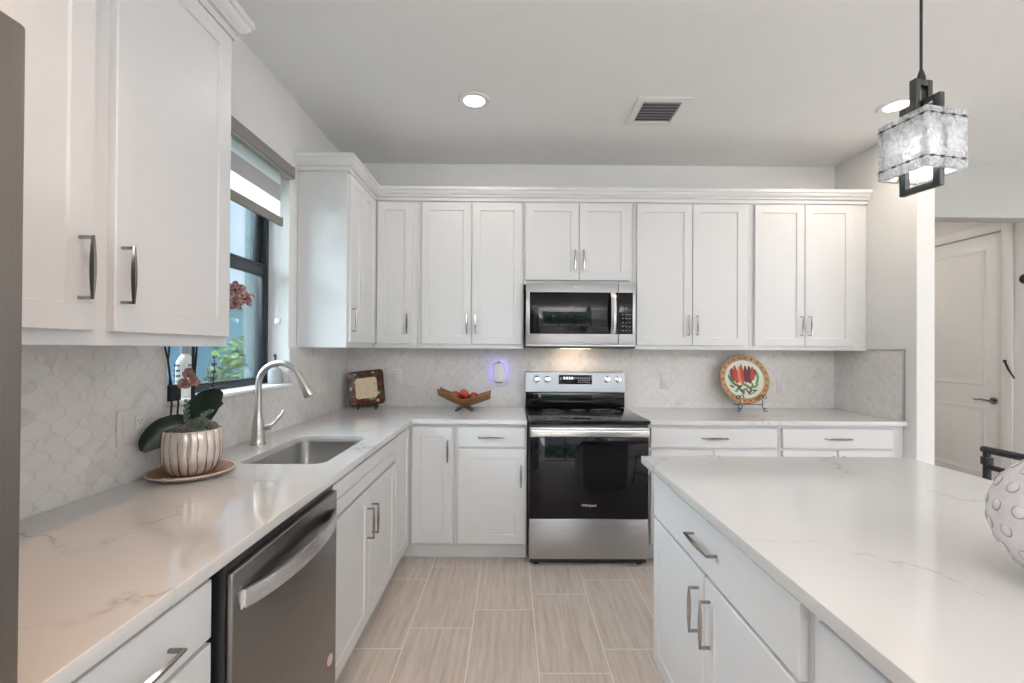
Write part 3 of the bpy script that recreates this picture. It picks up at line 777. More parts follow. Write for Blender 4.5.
# world X -1.27..-.60, Y -.37...54
mb = MB(); mb.box(-.335, .265, -.452, .452, .03, 1.755, .004); mb.build('body', plain('fridge_side_grey', (.16, .15, .145), .5), fr)
for y0, y1 in ((-.453, -.002), (.002, .453)):
    mb = MB(); mb.box(.27, .336, y0, y1, .72, 1.76, .006, 3); d = mb.build('door', M['fridge'], fr)
    s = -1 if y0 < -.1 else 1
    yy = s * .04; mb = MB(); mb.tube([(.336, yy, .84), (.385, yy, .85), (.385, yy, 1.55), (.336, yy, 1.56)], .011, 10); mb.build('handle', M['handlebar'], d)
mb = MB(); mb.box(.27, .336, -.453, .453, .05, .71, .012, 3); d = mb.build('freezer_drawer', M['fridge'], fr)
mb = MB(); mb.tube([(.336, -.35, .64), (.385, -.34, .64), (.385, .34, .64), (.336, .35, .64)], .011, 10); mb.build('handle', M['handlebar'], d)
for x in (-.3, .22):
    for y in (-.4, .4): MB().cyl((x, y, 0), (x, y, .0298), .02).build('foot', M['rubber'], fr)

# ================================================================== CEILING FIXTURES
def can(x, y, label, power, warm):
    t = thing('recessed_light', label, 'ceiling light', (x, y, ZC), 0, 'recessed ceiling lights')
    mb = MB(); mb.lathe([(.060, -.001), (.062, -.006), (.086, -.008), (.092, -.004), (.092, -.0005), (.060, -.0005)], (0, 0, 0), 40, None, False); mb.build('trim_ring', M['trim'], t)
    mb = MB(); mb.lathe([(0, -.004), (.060, -.004), (.060, -.0005), (0, -.0005)], (0, 0, 0), 40); mb.build('diffuser', emit('can_diffuser', (1, .97, .92), 6), t, 0)
    lamp('can_lamp', 'AREA', (0, 0, -.012), power, warm, (0, 0, 0), t, shape='DISK', size=.12)
can(-.222, 2.562, 'round recessed ceiling light above the sink side of the aisle', 3.4, (1, .93, .85))
can(2.265, 2.575, 'round recessed ceiling light behind the hanging glass pendant', 6.5, (1, .87, .72))
for x, y in ((1.0, -2.2), (4.6, -1.5), (4.4, 1.2)):
    lamp('can_lamp', 'AREA', (x, y, ZC - .012), 5, (1, .90, .79), (0, 0, 0), None, shape='DISK', size=.12)
lamp('can_lamp', 'AREA', (-.45, .55, ZC - .012), 4.6, (1, .60, .34), (0, 0, 0), None, shape='DISK', size=.12, spread=math.radians(95))
lamp('can_lamp', 'AREA', (3.4, 4.7, ZC - .012), 9, (1, .90, .80), (0, 0, 0), None, shape='DISK', size=.12)  # unseen hall lamp, added to brighten the hall door

vt = thing('ceiling_vent', 'square white ceiling air vent with grey louvers', 'vent', (.878, 2.662, ZC))
mb = MB(); rings = []
def sq(h, z): return [(-h, -h, z), (h, -h, z), (h, h, z), (-h, h, z)]
mb.loft([sq(.156, -.0005), sq(.156, -.004), sq(.150, -.008), sq(.118, -.012), sq(.112, -.010), sq(.112, -.0005)], True, False, False); mb.build('frame', M['trim'], vt, 25)
mb = MB(); mb.box(-.111, .111, -.111, .111, -.0015, -.0006); mb.build('duct_opening', plain('vent_dark', (.16, .16, .17), .8), vt, 0)
lv = plain('louver_grey', (.40, .40, .42), .5)
for k in range(7):
    y = -.096 + k * .032; mb = MB(); mb.prism([(y - .013, -.0105), (y - .011, -.0115), (y + .012, -.003), (y + .010, -.002)], lambda a, b: (-.11, a, b), lambda a, b: (.11, a, b)); mb.build('louver', lv, vt, 0)

# ---- pendant over the island
PX, PY = 1.12, 1.196
pd = thing('pendant_light', 'cube pendant lamp of rippled clear glass in black square frames', 'pendant lamp', (PX, PY, 1.785), math.radians(11))
mb = MB(); mb.lathe([(0, 0), (.06, 0), (.06, -.018), (.054, -.024), (.006, -.03), (0, -.03)], (0, 0, ZC - 1.785 - .0006), 32); mb.build('canopy', M['blackmetal'], pd)
mb = MB(); mb.tube([(0, 0, .335), (0, 0, ZC - 1.785 - .028)], .0035, 10); mb.tube([(0, 0, .318), (0, 0, .33), (0, 0, .352)], [.010, .010, .004], 14); mb.build('cord', M['blackmetal'], pd)
def rframe(mb, axis, half, z0, z1, w=.011, off=0):
    def b(a0, a1, c0, c1):
        if axis == 'y': mb.box(off - w, off + w, a0, a1, c0, c1, .0015)
        else: mb.box(a0, a1, off - w * .9, off + w * .9, c0, c1, .0015)
    t = .017
    b(-half, -half + t, z0, z1); b(half - t, half, z0, z1); b(-half + t, half - t, z0, z0 + t); b(-half + t, half - t, z1 - t, z1)
fm = brushed('gunmetal', (.10, .10, .10), .35, 'z')
mb = MB(); rframe(mb, 'y', .0508, .018, .264, .0085); mb.build('frame', fm, pd)
mb = MB(); rframe(mb, 'x', .029, .205, .322, .010); mb.build('frame', fm, pd)
GL0, GL1, GX, GY = .060, .217, .062, .0575
def slab(ax, s, u0, u1):
    mb = MB()
    if ax == 'x': mb.box(u0, u1, s * GY - .006, s * GY + .006, GL0, GL1, .004, 3)
    else: mb.box(s * GX - .006, s * GX + .006, u0, u1, GL0, GL1, .004, 3)
    mb.build('glass_panel', M['ripple'], pd)
for s in (-1, 1):
    for k in range(2):
        slab('x', s, -.068 + k * .0682, -.068 + k * .0682 + .0678); slab('y', s, -.0510 + k * .0512, -.0510 + k * .0512 + .0508)
for z in (.198, .086):
    mb = MB(); h, g = .0692, .0647
    pts = rrect(-h, h, -g, g, .006, 3); mb.tube([(x, y, z) for x, y in pts] + [(pts[0][0], pts[0][1], z)], .0010, 6); wr = mb.build('wire', M['blackmetal'], pd)
    for s in (-1, 1):
        for u in (-.052, -.018, .018, .052):
            MB().box(u - .005, u + .005, s * g - .0018, s * g + .0018, z - .0028, z + .0028, .001).build('clip', M['blackmetal'], wr)
            MB().box(s * h - .0018, s * h + .0018, u - .005, u + .005, z - .0028, z + .0028, .001).build('clip', M['blackmetal'], wr)
mb = MB(); mb.ball((0, 0, .135), .021, 20, 12, (1, 1, 1.35)); mb.build('bulb', emit('bulb_glow', (1, .98, .96), 190), pd)
mb = MB(); mb.cyl((0, 0, .163), (0, 0, .246), .010); mb.build('lamp_socket', M['nickel'], pd)

# ================================================================== WINDOW SHADE
bl = thing('roller_shade', 'half-lowered zebra roller shade over the kitchen window', 'window shade', (XL, (WY0 + WY1) / 2, 2.0))
gs = plain('shade_cassette_grey', (.24, .225, .21), .5)
SW = .448
mb = MB(); prof = [(.0005, .320), (.038, .320), (.046, .328), (.046, .380), (.038, .388), (.0005, .388)]
mb.prism(prof, lambda a, b: (a, -SW - .012, b), lambda a, b: (a, SW - .034, b)); mb.build('cassette', gs, bl, 25)
mb = MB(); mb.prism([(.0005, .314), (.041, .314), (.041, .3198), (.0005, .3198)], lambda a, b: (a, -SW - .012, b), lambda a, b: (a, SW - .034, b))
mb.box(.0005, .047, SW - .0338, SW - .028, .318, .390, .003); mb.build('cassette_trim', M['nickel'], bl)
def cloth(name, col, tr):
    t = NT(name); v, _ = t.pos(); t.t.nodes.remove(t.b)
    c = t.ramp(t.noise(v, 300, 2), [(.3, tuple(k * .93 for k in col)), (.7, col)])
    d = t.n('BsdfDiffuse'); l = t.n('BsdfTranslucent'); t.link(c, d.inputs[0]); t.link(c, l.inputs[0])
    m = t.n('MixShader'); m.inputs[0].default_value = tr; t.link(d.outputs[0], m.inputs[1]); t.link(l.outputs[0], m.inputs[2]); t.link(m.outputs[0], t.out.inputs[0]); return t.mat
wc, gc = cloth('sheer_white_band', (.94, .95, .96), .7), cloth('grey_band', (.50, .50, .50), .12)
mb = MB(); z = .335; bands = [(.25, 0), (.162, 1), (.078, 0)]
prev = .315
for zz, mi in bands:
    mb.mi = mi; mb.box(.012, .013, -SW + .012, SW - .125, zz, prev); prev = zz
mb.build('shade_fabric', [wc, gc], bl, 0)
mb = MB(); mb.prism([(.004, .030), (.020, .030), (.022, .04), (.022, .072), (.014, .078), (.004, .074)], lambda a, b: (a, -SW + .010, b), lambda a, b: (a, SW - .115, b)); mb.box(.003, .023, SW - .115, SW - .110, .029, .079, .004); mb.build('bottom_rail', gs, bl, 25)
mb = MB()
for k in range(70): mb.ball((-.006, SW - .085, .315 - k * .0115), .0028, 6, 4)
for k in range(70): mb.ball((-.026, SW - .085, .315 - k * .0115), .0028, 6, 4)
mb.box(-.03, -.002, SW - .092, SW - .078, -.505, -.475, .003); mb.build('bead_chain', M['white'], bl)

# ================================================================== THINGS ON THE SILL AND LEFT WORKTOP
SZ = WZ0
bt = thing('spray_bottle', 'white bottle with grey cap and dark lettering on the windowsill', 'bottle', (-1.325, 1.80, SZ))
mb = MB(); rings = []
for z, w, d in ((0, .030, .022), (.004, .034, .026), (.12, .034, .026), (.145, .031, .024), (.165, .018, .016), (.170, .0125, .0125), (.178, .0125, .0125)):
    rings.append([(x, y, z) for x, y in rrect(-d, d, -w, w, min(w, d) * .75, 4)])
mb.loft(rings); mb.build('bottle_body', M['white'], bt)
mb = MB(); mb.lathe([(0, .176), (.0165, .176), (.0165, .205), (.014, .208), (0, .208)], (0, 0, 0), 24, None, True, lambda a, z: 1 + .04 * math.cos(12 * a)); mb.build('cap', plain('cap_grey', (.30, .30, .31), .4), bt)
mb = MB(); rnd = random.Random(4)
for j in range(5):
    for i in range(3):
        z = .040 + j * .021; h = rnd.uniform(.004, .010); y = -.020 + i * .009
        mb.box(.0258, .0266, y, y + rnd.uniform(.003, .007), z, z + h)
        mb.box(-.02 + i * .009, -.02 + i * .009 + rnd.uniform(.003, .007), -.0348, -.0338, z, z + h)
mb.build('printed_marks', M['dark'], bt, 0)

bx = thing('power_adapter', 'small black box with two thin black cords on the sill behind orchid', 'adapter', (-1.274, 1.658, SZ))
mb = MB(); mb.box(-.022, .022, -.024, .024, 0, .060, .004); mb.build('case', M['rubber'], bx)
for c1, c2 in (((.014, -.012), (-.040, -.026)), ((.014, -.002), (-.036, .006))):
    mb = MB(); mb.tube(cat([(.004, c1[1], .058), (.020, -.032, .10), (.024, -.046, .15), (.026, -.062 + c1[1] * 2 + .02, .21), (.010, -.072, .30), (.0035, -.080 + c1[1], .40)], 14), .0032, 8)
    mb.tube(cat([(.020, c2[1], .012), (.027, c2[1] - .004, -.005), (.029, c2[1] - .010, -.04), (.022, c2[1] - .006, -.12), (.020, c2[1], -.235)], 12), .0032, 8)
    mb.build('cord', M['rubber'], bx)
mb = MB(); mb.box(.0, .008, -.098, -.070, .392, .412, .002); mb.build('cord_clip', M['rubber'], bx)

gd = thing('soap_dispenser', 'small clear glass pump bottle at the far end of the windowsill', 'dispenser', (-1.322, 2.478, SZ))
mb = MB(); mb.lathe([(0, 0), (.034, 0), (.037, .004), (.037, .06), (.032, .078), (.018, .088), (.016, .098), (.0135, .098), (.0155, .086), (.030, .075), (.0345, .058), (.0345, .006), (0, .005)], (0, 0, 0), 28); mb.build('jar', M['glass'], gd)
mb = MB(); mb.lathe([(0, .096), (.0185, .096), (.0185, .112), (.008, .115), (.006, .118), (.0045, .145), (0, .145)], (0, 0, 0), 20)
mb.tube([(0, 0, .145), (0, 0, .158), (.004, -.01, .162), (.01, -.032, .158)], [.007, .007, .006, .0045], 10); mb.build('pump', plain('dark_pump', (.06, .055, .05), .35, .6), gd)

ty = thing('plate_tray', 'round wooden tray with pale rim under the orchid pot', 'tray', (-1.122, 1.560, CT))
def traymat():
    t = NT('tray_wood'); v, p = t.pos()
    mp = t.n('Mapping'); t.link(v, mp.inputs[0]); mp.inputs['Scale'].default_value = (60, 5, 5)
    return t.set(Base_Color=t.ramp(t.noise(mp.outputs[0], 1, 4), [(.3, (.22, .10, .045)), (.7, (.42, .22, .11))]), Roughness=.4)
mb = MB(); mb.lathe([(0, .010), (.085, .010), (.112, .016), (.126, .022)], (0, 0, 0), 56, None, False)
mb.mi = 1; mb.lathe([(.126, .022), (.131, .022), (.132, .019), (.118, .010), (.085, 0), (0, 0)], (0, 0, 0), 56, None, False)
mb.build('tray_dish', [traymat(), plain('tray_rim_cream', (.62, .55, .47), .4)], ty)
mb = MB(); rnd = random.Random(8)
for k in range(16):
    a = -1.9 + k * .085; r = .101; z = .0142
    Mx = Matrix.Translation((r * math.cos(a), r * math.sin(a), z)) @ Matrix.Rotation(a + PI / 2, 4, 'Z') @ Matrix.Rotation(math.radians(13), 4, 'X')
    mb.box(-.003, .003, -.007, .007 * rnd.uniform(.2, 1), -.0002, .0004, M=Mx)
    mb.box(-.0045, .0045, -.001, .001, -.0002, .0004, M=Mx)
mb.build('painted_writing', plain('cream_paint', (.72, .64, .54), .5), ty, 0)

pt = thing('orchid_pot', 'white ribbed orchid pot with gold stripes on a round tray', 'plant', (-1.122, 1.562, CT + .0105))
N = 20
def ribs(a, z): return 1 + .035 * abs(math.cos(a * N / 2))
mb = MB(); mb.lathe([(0, 0), (.056, 0), (.065, .004), (.078, .024), (.0865, .055), (.0885, .09), (.0875, .125), (.0845, .150), (.082, .153), (.079, .150), (.080, .13), (.078, .115), (0, .113)], (0, 0, 0), 176, None, True, ribs)
pot = mb.build('pot', plain('pearl_glaze', (.72, .65, .60), .16, .35, var=.05), pt, 60)
mb = MB()
for k in range(N):
    a0 = 2 * PI * (k + .5) / N; path = []
    for i, (r, z) in enumerate([(.0658, .005), (.0735, .016), (.0795, .026), (.084, .042), (.0872, .058), (.0888, .074), (.0892, .092), (.0888, .110), (.088, .127), (.0852, .150)]):
        a = a0 + .018 * math.sin(i * 1.4 + k); path.append((r * math.cos(a), r * math.sin(a), z))
    mb.tube(path, [.0016, .0018, .0021, .0019, .0021, .0018, .0021, .0019, .0018, .0015], 6)
gold = plain('bronze_stripe', (.34, .24, .18), .22, .9, .15)
mb.build('gold_stripe', gold, pot)
mb = MB()
rnd = random.Random(11)
for _ in range(420):
    a = rnd.uniform(0, 2 * PI); r = .072 * math.sqrt(rnd.random()); z = .142 + .03 * (1 - (r / .075) ** 2) + .012 * (c_ := math.cos(a)) + rnd.uniform(-.006, .01)
    c = Vector((r * math.cos(a), r * math.sin(a), z)); d = Vector((rnd.uniform(-1, 1), rnd.uniform(-1, 1), rnd.uniform(-.3, .7))).normalized() * .012
    mb.tube([c - d, c + Vector((0, 0, .003)), c + d], .0013, 4)
mb.ball((0, 0, .116), .074, 20, 10, (1, 1, .55))
o = mb.build('moss', plain('grey_moss', (.26, .25, .21), .9, var=.5, scale=60), pt); o['kind'] = 'stuff'
def blade(mb, path, widths, cup=.15, side=None):
    """leaf surface along a path; side = sideways direction"""
    P = [Vector(p) for p in path]; n = len(P); rings = []; U = (-1, -.75, -.5, -.25, 0, .25, .5, .75, 1)
    for i in range(n):
        t = (P[min(i + 1, n - 1)] - P[max(i - 1, 0)]).normalized()
        s = Vector(side if side else (1, 0, 0)); s = (s - t * s.dot(t)).normalized(); nn = t.cross(s)
        w = widths[i]
        rings.append([P[i] + s * w * u + nn * (cup * w * abs(u) ** 1.5) for u in U] + [P[i] + s * w * u + nn * (cup * w * abs(u) ** 1.5 - .0016) for u in U[::-1]])
    return mb.loft(rings)
olm = NT('orchid_leaf'); _v, _p = olm.pos()
olm.set(Base_Color=olm.ramp(olm.noise(_v, 14, 3), [(.3, (.005, .013, .007)), (.7, (.012, .028, .013))]), Roughness=.34); olm = olm.mat
def wid(w, n=15): return [max(.002, w * math.sin(PI * (.06 + .92 * (k / (n - 1)) ** .9)) ** .62) for k in range(n)]
for path, w, side in (
    ([(.004, 0, .125), (-.010, -.014, .162), (-.056, -.050, .158), (-.085, -.078, .122), (-.099, -.094, .092)], .044, (-.40, -.10, .90)),
    ([(0, .01, .125), (.006, .02, .20), (.036, .026, .248), (.080, .03, .284)], .047, (.55, .30, -.75)),
    ([(0, .01, .125), (.010, .030, .19), (.026, .055, .225), (.050, .085, .235)], .030, (.9, .4, -.2)),
    ([(0, 0, .125), (-.02, .05, .155), (-.04, .095, .160)], .03, (.8, .5, .5))):
    mb = MB(); blade(mb, cat(path), wid(w), .25, side); mb.build('leaf', olm, pt, 60)
eu = plain('dusty_green_leaf', (.13, .19, .15), .6, var=.3, scale=30)
def sprig(path, n, size, mat, seed):
    rnd = random.Random(seed); C = cat(path, n); mb = MB(); mb.tube(C, .0016, 6)
    for i in range(2, n + 1):
        for s in (-1, 1):
            c = C[i]; d = Vector((s * .8, -.45 * s, .45)).normalized(); z = size * (1 - .35 * i / n)
            blade(mb, [c, c + d * z * .5 + Vector((0, 0, .002)), c + d * z], [.001, z * .36, .0012], .2, (.3, .3, 1))
    mb.build('sprig', mat, pt, 60)
sprig([(.01, -.03, .14), (.014, -.045, .18), (.014, -.05, .215), (.016, -.05, .25)], 6, .030, eu, 1)
sprig([(.02, -.04, .14), (.045, -.050, .17), (.070, -.045, .20), (.088, -.035, .215)], 6, .030, eu, 2)
sprig([(.03, -.04, .15), (.06, -.05, .165), (.09, -.05, .17)], 5, .026, eu, 5)
sprig([(.02, .04, .2), (.030, .046, .26), (.040, .046, .32), (.044, .046, .40)], 9, .026, plain('dark_sprig', (.012, .018, .02), .6), 3)
# two flower stems with supports, blooms
stm = plain('orchid_stem', (.020, .022, .018), .6)
st = MB(); A = cat([(-.005, .012, .12), (-.018, .030, .25), (-.022, .040, .36), (-.018, .055, .50), (.005, .085, .62), (.038, .118, .672), (.062, .135, .668)], 24)
st.tube(A, .0034, 8); st.build('flower_stem', stm, pt)
st = MB(); st.tube(cat([(-.010, .010, .12), (-.024, .030, .25), (-.0285, .0385, .36), (-.0285, .0385, .52)], 10), .0052, 8); st.build('support_stake', plain('blue_black_stake', (.018, .024, .032), .5), pt)
def bloom(c, size, face, mats, name='flower', n=5):
    q = Vector((0, -1, 0)).rotation_difference(Vector(face).normalized()).to_matrix()
    mb = MB()
    for k in range(n):
        a = 2 * PI * k / n + PI / 2; w = size * (.62 if n == 3 else .44 if k in (1, n - 1) else .32)
        d = Vector((math.cos(a), 0, math.sin(a))); s = Vector((-math.sin(a), 0, math.cos(a)))
        path = [d * size * .05, d * size * .35 + Vector((0, -.003, 0)), d * size * .7 + Vector((0, -.004, 0)), d * size + Vector((0, .004, 0))]
        path = [Vector(c) + q @ p for p in cat(path, 8)]
        blade(mb, path, wid(w, 9), .12, q @ s)
    mb.mi = 1; mb.ball(tuple(Vector(c) + q @ Vector((0, -.006, -.002))), size * .17, 10, 6)
    mb.build(name, mats, pt, 60)
def petalmat(name, c0, c1, c2):
    t = NT(name); v, _ = t.pos()
    return t.set(Base_Color=t.ramp(t.noise(v, 95, 3, .6), [(.34, c0), (.52, c1), (.68, c2)]), Roughness=.6)
pm_ = [petalmat('dusky_pink_petal', (.13, .040, .045), (.30, .145, .14), (.52, .37, .35)), plain('petal_heart', (.09, .02, .025), .5)]
bloom((.064, .130, .662), .036, (.5, -1, .1), pm_)
bloom((.100, .132, .628), .033, (.6, -1, -.1), pm_)
bloom((.068, .126, .610), .030, (.2, -1, -.2), pm_)
pb_ = [petalmat('tan_pink_petal', (.22, .105, .08), (.30, .17, .13), (.38, .23, .18)), plain('petal_heart_tan', (.22, .10, .08), .5)]
bloom((-.036, .028, .346), .021, (.4, -1, .1), pb_, n=3)
bloom((-.016, .026, .318), .021, (.5, -1, 0), pb_, n=3)
bloom((-.050, .024, .308), .021, (.3, -1, .2), pb_, n=3)

# ================================================================== THINGS ON THE BACK WORKTOP
# ---- square plate on dark easel
sp = thing('display_plate', 'square brown plate with cream centre standing in the back corner', 'plate', (-1.058, 3.262, CT + .012), math.radians(8))
TL = math.radians(14)
MP = Matrix.Translation((0, 0, .018)) @ Matrix.Rotation(-TL, 4, 'X') @ Matrix.Rotation(math.radians(-7), 4, 'Y')
def mosaic():
    t = NT('fruit_border_glaze'); v, _ = t.pos()
    vo = t.n('TexVoronoi'); t.link(v, vo.inputs['Vector']); vo.inputs['Scale'].default_value = 40
    sp_ = t.n('SeparateColor'); t.link(vo.outputs['Color'], sp_.inputs[0])
    c = t.ramp(sp_.outputs[0], [(0, (.03, .015, .01)), (.3, (.26, .012, .010)), (.45, (.24, .085, .02)), (.6, (.02, .03, .014)), (.78, (.10, .03, .012)), (.92, (.50, .46, .36))])
    c = t.mix(t.ramp(vo.outputs['Distance'], [(.25, 0.0), (.6, .75)]), c, (.03, .012, .008))
    return t.set(Base_Color=c, Roughness=.2)
def cream():
    t = NT('cream_glaze'); v, _ = t.pos()
    n = t.noise(v, 38, 3)
    return t.set(Base_Color=t.ramp(n, [(.35, (.70, .56, .36)), (.55, (.76, .64, .44)), (.68, (.72, .48, .32)), (.75, (.5, .46, .25))]), Roughness=.2)
mb = MB(); H = .130
def ring(h, y, r): return [tuple(MP @ Vector((x, y, z + H))) for x, z in rrect(-h, h, -h, h, r, 5)]
mb.loft([ring(H, .006, .028), ring(H + .001, .001, .028), ring(H - .003, -.002, .027)], True, False, False)
mb.mi = 1; mb.loft([ring(H - .003, -.002, .027), ring(H - .014, .001, .024)], True, False, False)
mb.mi = 2; mb.loft([ring(H - .014, .001, .024), ring(H - .052, .008, .022)], True, False, False)
mb.mi = 3; mb.loft([ring(H - .052, .008, .022), ring(H - .064, .009, .02)], True, False, True)
mb.mi = 0; mb.loft([ring(H, .006, .028), ring(H - .05, .016, .02)], True, False, True)
mb.build('plate', [plain('dark_brown_glaze', (.030, .010, .006), .25), plain('amber_glaze', (.07, .020, .008), .25), mosaic(), cream()], sp)
ea = thing('plate_easel', 'dark wooden easel holding up the square plate', 'easel', (-1.058, 3.262, CT), math.radians(8))
ew = plain('dark_wood', (.022, .009, .007), .4, var=.3)
mb = MB()
for x in (-.055, .06):
    mb.tube([(x, .10, .004), (x * .9, .045, .024), (x * .9, .0, .030), (x, -.022, .028), (x * 1.12, -.036, .004)], [.007, .008, .009, .009, .007], 8)
    mb.tube([(x, -.020, .026), (x, -.024, .048)], [.007, .005], 8)
mb.tube([(-.07, .006, .030), (0, -.012, .024), (.075, .006, .030)], .009, 8)
mb.build('front_leg', ew, ea)
mb = MB(); mb.tube([(0, .085, .004), (0, .070, .10), (0, .052, .16)], .006, 8); mb.build('back_strut', ew, ea)

# ---- boat shaped wood bowl with apples
bw = thing('fruit_bowl', 'boat-shaped wooden bowl of red apples on crossed legs', 'bowl', (-.336, 3.215, CT), math.radians(0))
def woodmat(name, c0, c1, axis=0):
    t = NT(name); v, _ = t.pos(); mp = t.n('Mapping'); t.link(v, mp.inputs[0]); s = [90, 90, 90]; s[axis] = 7; mp.inputs['Scale'].default_value = s
    return t.set(Base_Color=t.ramp(t.noise(mp.outputs[0], 1, 4, .6, .6), [(.3, c0), (.7, c1)]), Roughness=.35)
wm = woodmat('golden_wood', (.13, .052, .018), (.32, .155, .055)); wmd = woodmat('dark_wood_grain', (.10, .035, .012), (.24, .095, .03))
mb = MB(); n = 24
def bowl_ring(u, off):
    # u -1..1 along x ; cross section is a shallow V with upturned ends
    a = abs(u); x = .186 * u
    zb = .034 + .082 * a ** 1.15; half = .085 * (1 - .22 * a ** 2); lip = .058 - .010 * a
    if u > 0: zb -= .022 * u
    pts = []
    for k in range(11):
        v = -1 + k / 5; pts.append((x, v * half, zb + lip * abs(v) ** 1.6 + off))
    return pts
rings = []
for i in range(n + 1):
    u = -1 + 2 * i / n
    rings.append(bowl_ring(u, 0) + bowl_ring(u, -.009)[::-1])
mb.loft(rings); mb.build('bowl_shell', [wm], bw, 50)
mb = MB()
for sx in (-1, 1):
    rings = [[(sx * .1865 + d, y, z) for y, z in [(p[1], p[2]) for p in bowl_ring(sx, .0005)] + [(p[1], p[2]) for p in bowl_ring(sx, -.0095)[::-1]]] for d in (-.003, .003)]
    mb.loft(rings)
mb.build('end_rim', wmd, bw)
for s in (-1, 1):
    mb = MB(); mb.tube([(s * .062, -.05, .005), (s * .012, -.044, .030), (-s * .03, -.03, .036)], [.006, .007, .004], 8, flat=1.4)
    mb.tube([(s * .062, .05, .005), (s * .012, .044, .030), (-s * .03, .03, .036)], [.006, .007, .004], 8, flat=1.4); mb.build('leg', plain('dark_leg', (.05, .02, .01), .4), bw)
def apple_mesh():
    mb = MB(); pr = []
    for i in range(15):
        a = PI * i / 14; r = .031 * math.sin(a) * (1 + .06 * math.cos(a)); z = -.029 * math.cos(a) - .0065 * math.exp(-((r / .009) ** 2)) * (1 if a > PI / 2 else -.6)
        pr.append((r, z))
    return mb.lathe(pr, (0, 0, 0), 24).mesh('apple', applem, 60)
t = NT('red_apple_skin'); v, _ = t.pos(); mp = t.n('Mapping'); t.link(v, mp.inputs[0]); mp.inputs['Scale'].default_value = (60, 60, 12)
applem = t.set(Base_Color=t.ramp(t.noise(mp.outputs[0], 1, 3), [(.3, (.34, .022, .018)), (.62, (.48, .07, .04)), (.85, (.56, .22, .10))]), Roughness=.22)
AM = apple_mesh(); sm_ = MB().tube([(0, 0, .018), (.002, 0, .03), (.005, .001, .038)], [.0012, .0011, .0016], 6).mesh('stalk', plain('apple_stalk', (.10, .06, .03), .8))
APP = [(-.002, -.016, .126), (-.069, .004, .108), (.067, .0, .102), (.0, .050, .099)]
APL = ['topmost red apple in the wooden bowl', 'red apple at the left side of the wooden bowl', 'red apple at the right side of the wooden bowl', 'red apple at the back of the wooden bowl behind the topmost one']
for (ax, ay, az), lb in zip(APP, APL):
    a = bpy.data.objects.new('apple', AM); put(a); a.location = (-.336 + ax, 3.215 + ay, CT + az); a.scale = (1.12,) * 3; a.rotation_euler = (random.uniform(-.5, .5), random.uniform(-.5, .5), random.uniform(0, 6))
    tag(a, lb, 'apple', 'red apples in the wooden bowl'); inst('stalk', sm_, a)

# ---- round plate on wire easel
rp = thing('display_plate', 'round orange-rimmed plate painted with red chili peppers', 'plate', (1.768, 3.285, CT + .012))
RPM = Matrix.Translation((0, -.012, .040)) @ Matrix.Rotation(-math.radians(14), 4, 'X') @ Matrix.Translation((0, 0, .187)) @ Matrix.Rotation(PI / 2, 4, 'X')
def rimmat():
    t = NT('terracotta_rim'); v, _ = t.pos()
    return t.set(Base_Color=t.ramp(t.noise(v, 20, 3), [(.3, (.32, .16, .055)), (.7, (.47, .28, .12))]), Roughness=.22)
mb = MB()
mb.lathe([(.186, .0), (.187, .004), (.184, .006), (.146, .000)], (0, 0, 0), 72, RPM, False)
mb.mi = 1; mb.lathe([(.146, .000), (.120, -.008), (0, -.009)], (0, 0, 0), 72, RPM, False)
mb.mi = 0; mb.lathe([(.186, 0), (.14, -.012), (.11, -.02), (0, -.02)], (0, 0, 0), 72, RPM, False)
# painted decoration
def deco(pts, z, mi):
    mb.mi = mi; mb.prism(pts, lambda x, y: RPM @ Vector((x, y, z)), lambda x, y: RPM @ Vector((x, y, z + .0012)))
def leaf2(cx, cy, ang, L, w):
    c, s = math.cos(ang), math.sin(ang); P = []
    for k in range(12):
        a = 2 * PI * k / 12; x = L * math.cos(a); y = w * math.sin(a) * (1 - .35 * math.cos(a)); P.append((cx + c * x - s * y, cy + s * x + c * y))
    return P
for i, (x, w, l, mi) in enumerate([(-.068, .013, .064, 2), (-.046, .014, .074, 3), (-.020, .014, .070, 5), (-.008, .011, .078, 3), (.014, .013, .068, 4), (.036, .014, .070, 4), (.055, .012, .055, 3)]):
    deco(leaf2(x * 1.25, .045 - (.004 * (i % 3)), PI / 2 + .10 - .03 * i, l, w * 1.35), -.0088 + .0004 * i, mi)
rnd = random.Random(21)
for x, y, a, l in [(.09, .06, 1.4, .032), (.105, .035, 1.6, .03), (-.10, -.005, 2.2, .034), (-.085, -.03, 2.4, .03), (-.04, -.06, .7, .03), (-.065, -.085, .8, .026), (0, -.04, 2.6, .03), (.03, -.06, 2.4, .034), (.06, -.04, 1.9, .026), (.02, -.095, 2.2, .026), (.08, -.085, .1, .024), (-.015, -.105, 1.2, .022), (.055, -.105, .5, .02), (-.105, -.05, 2.7, .024), (.10, -.01, 1.1, .03), (-.03, -.085, 2.3, .03), (.045, -.075, 1.2, .028), (-.06, -.045, 2.7, .028), (.085, -.05, .7, .026), (.0, -.075, .3, .022), (-.11, .02, 1.9, .026)]:
    deco(leaf2(x, y, a, l * 1.1, l * .30), -.0086, 6 if rnd.random() > .25 else 7)
for k in range(22):
    a = 2 * PI * k / 22; mb.mi = 3 if k % 2 else 7
    b = len(mb.v); mb.prism(leaf2(.166 * math.cos(a), .166 * math.sin(a), a, .008, .0075), lambda x, y: RPM @ Vector((x, y, .0020)), lambda x, y: RPM @ Vector((x, y, .0046)))
cols = [rimmat(), plain('pale_green_white_glaze', (.66, .72, .60), .2, var=.05, scale=14), plain('wine_red', (.20, .012, .02), .25), plain('chili_red', (.42, .03, .02), .25), plain('dark_red', (.13, .008, .014), .25), plain('chili_orange', (.60, .20, .04), .25), plain('leaf_green_paint', (.10, .20, .06), .3), plain('brown_paint', (.10, .03, .015), .3)]
mb.build('plate', cols, rp)
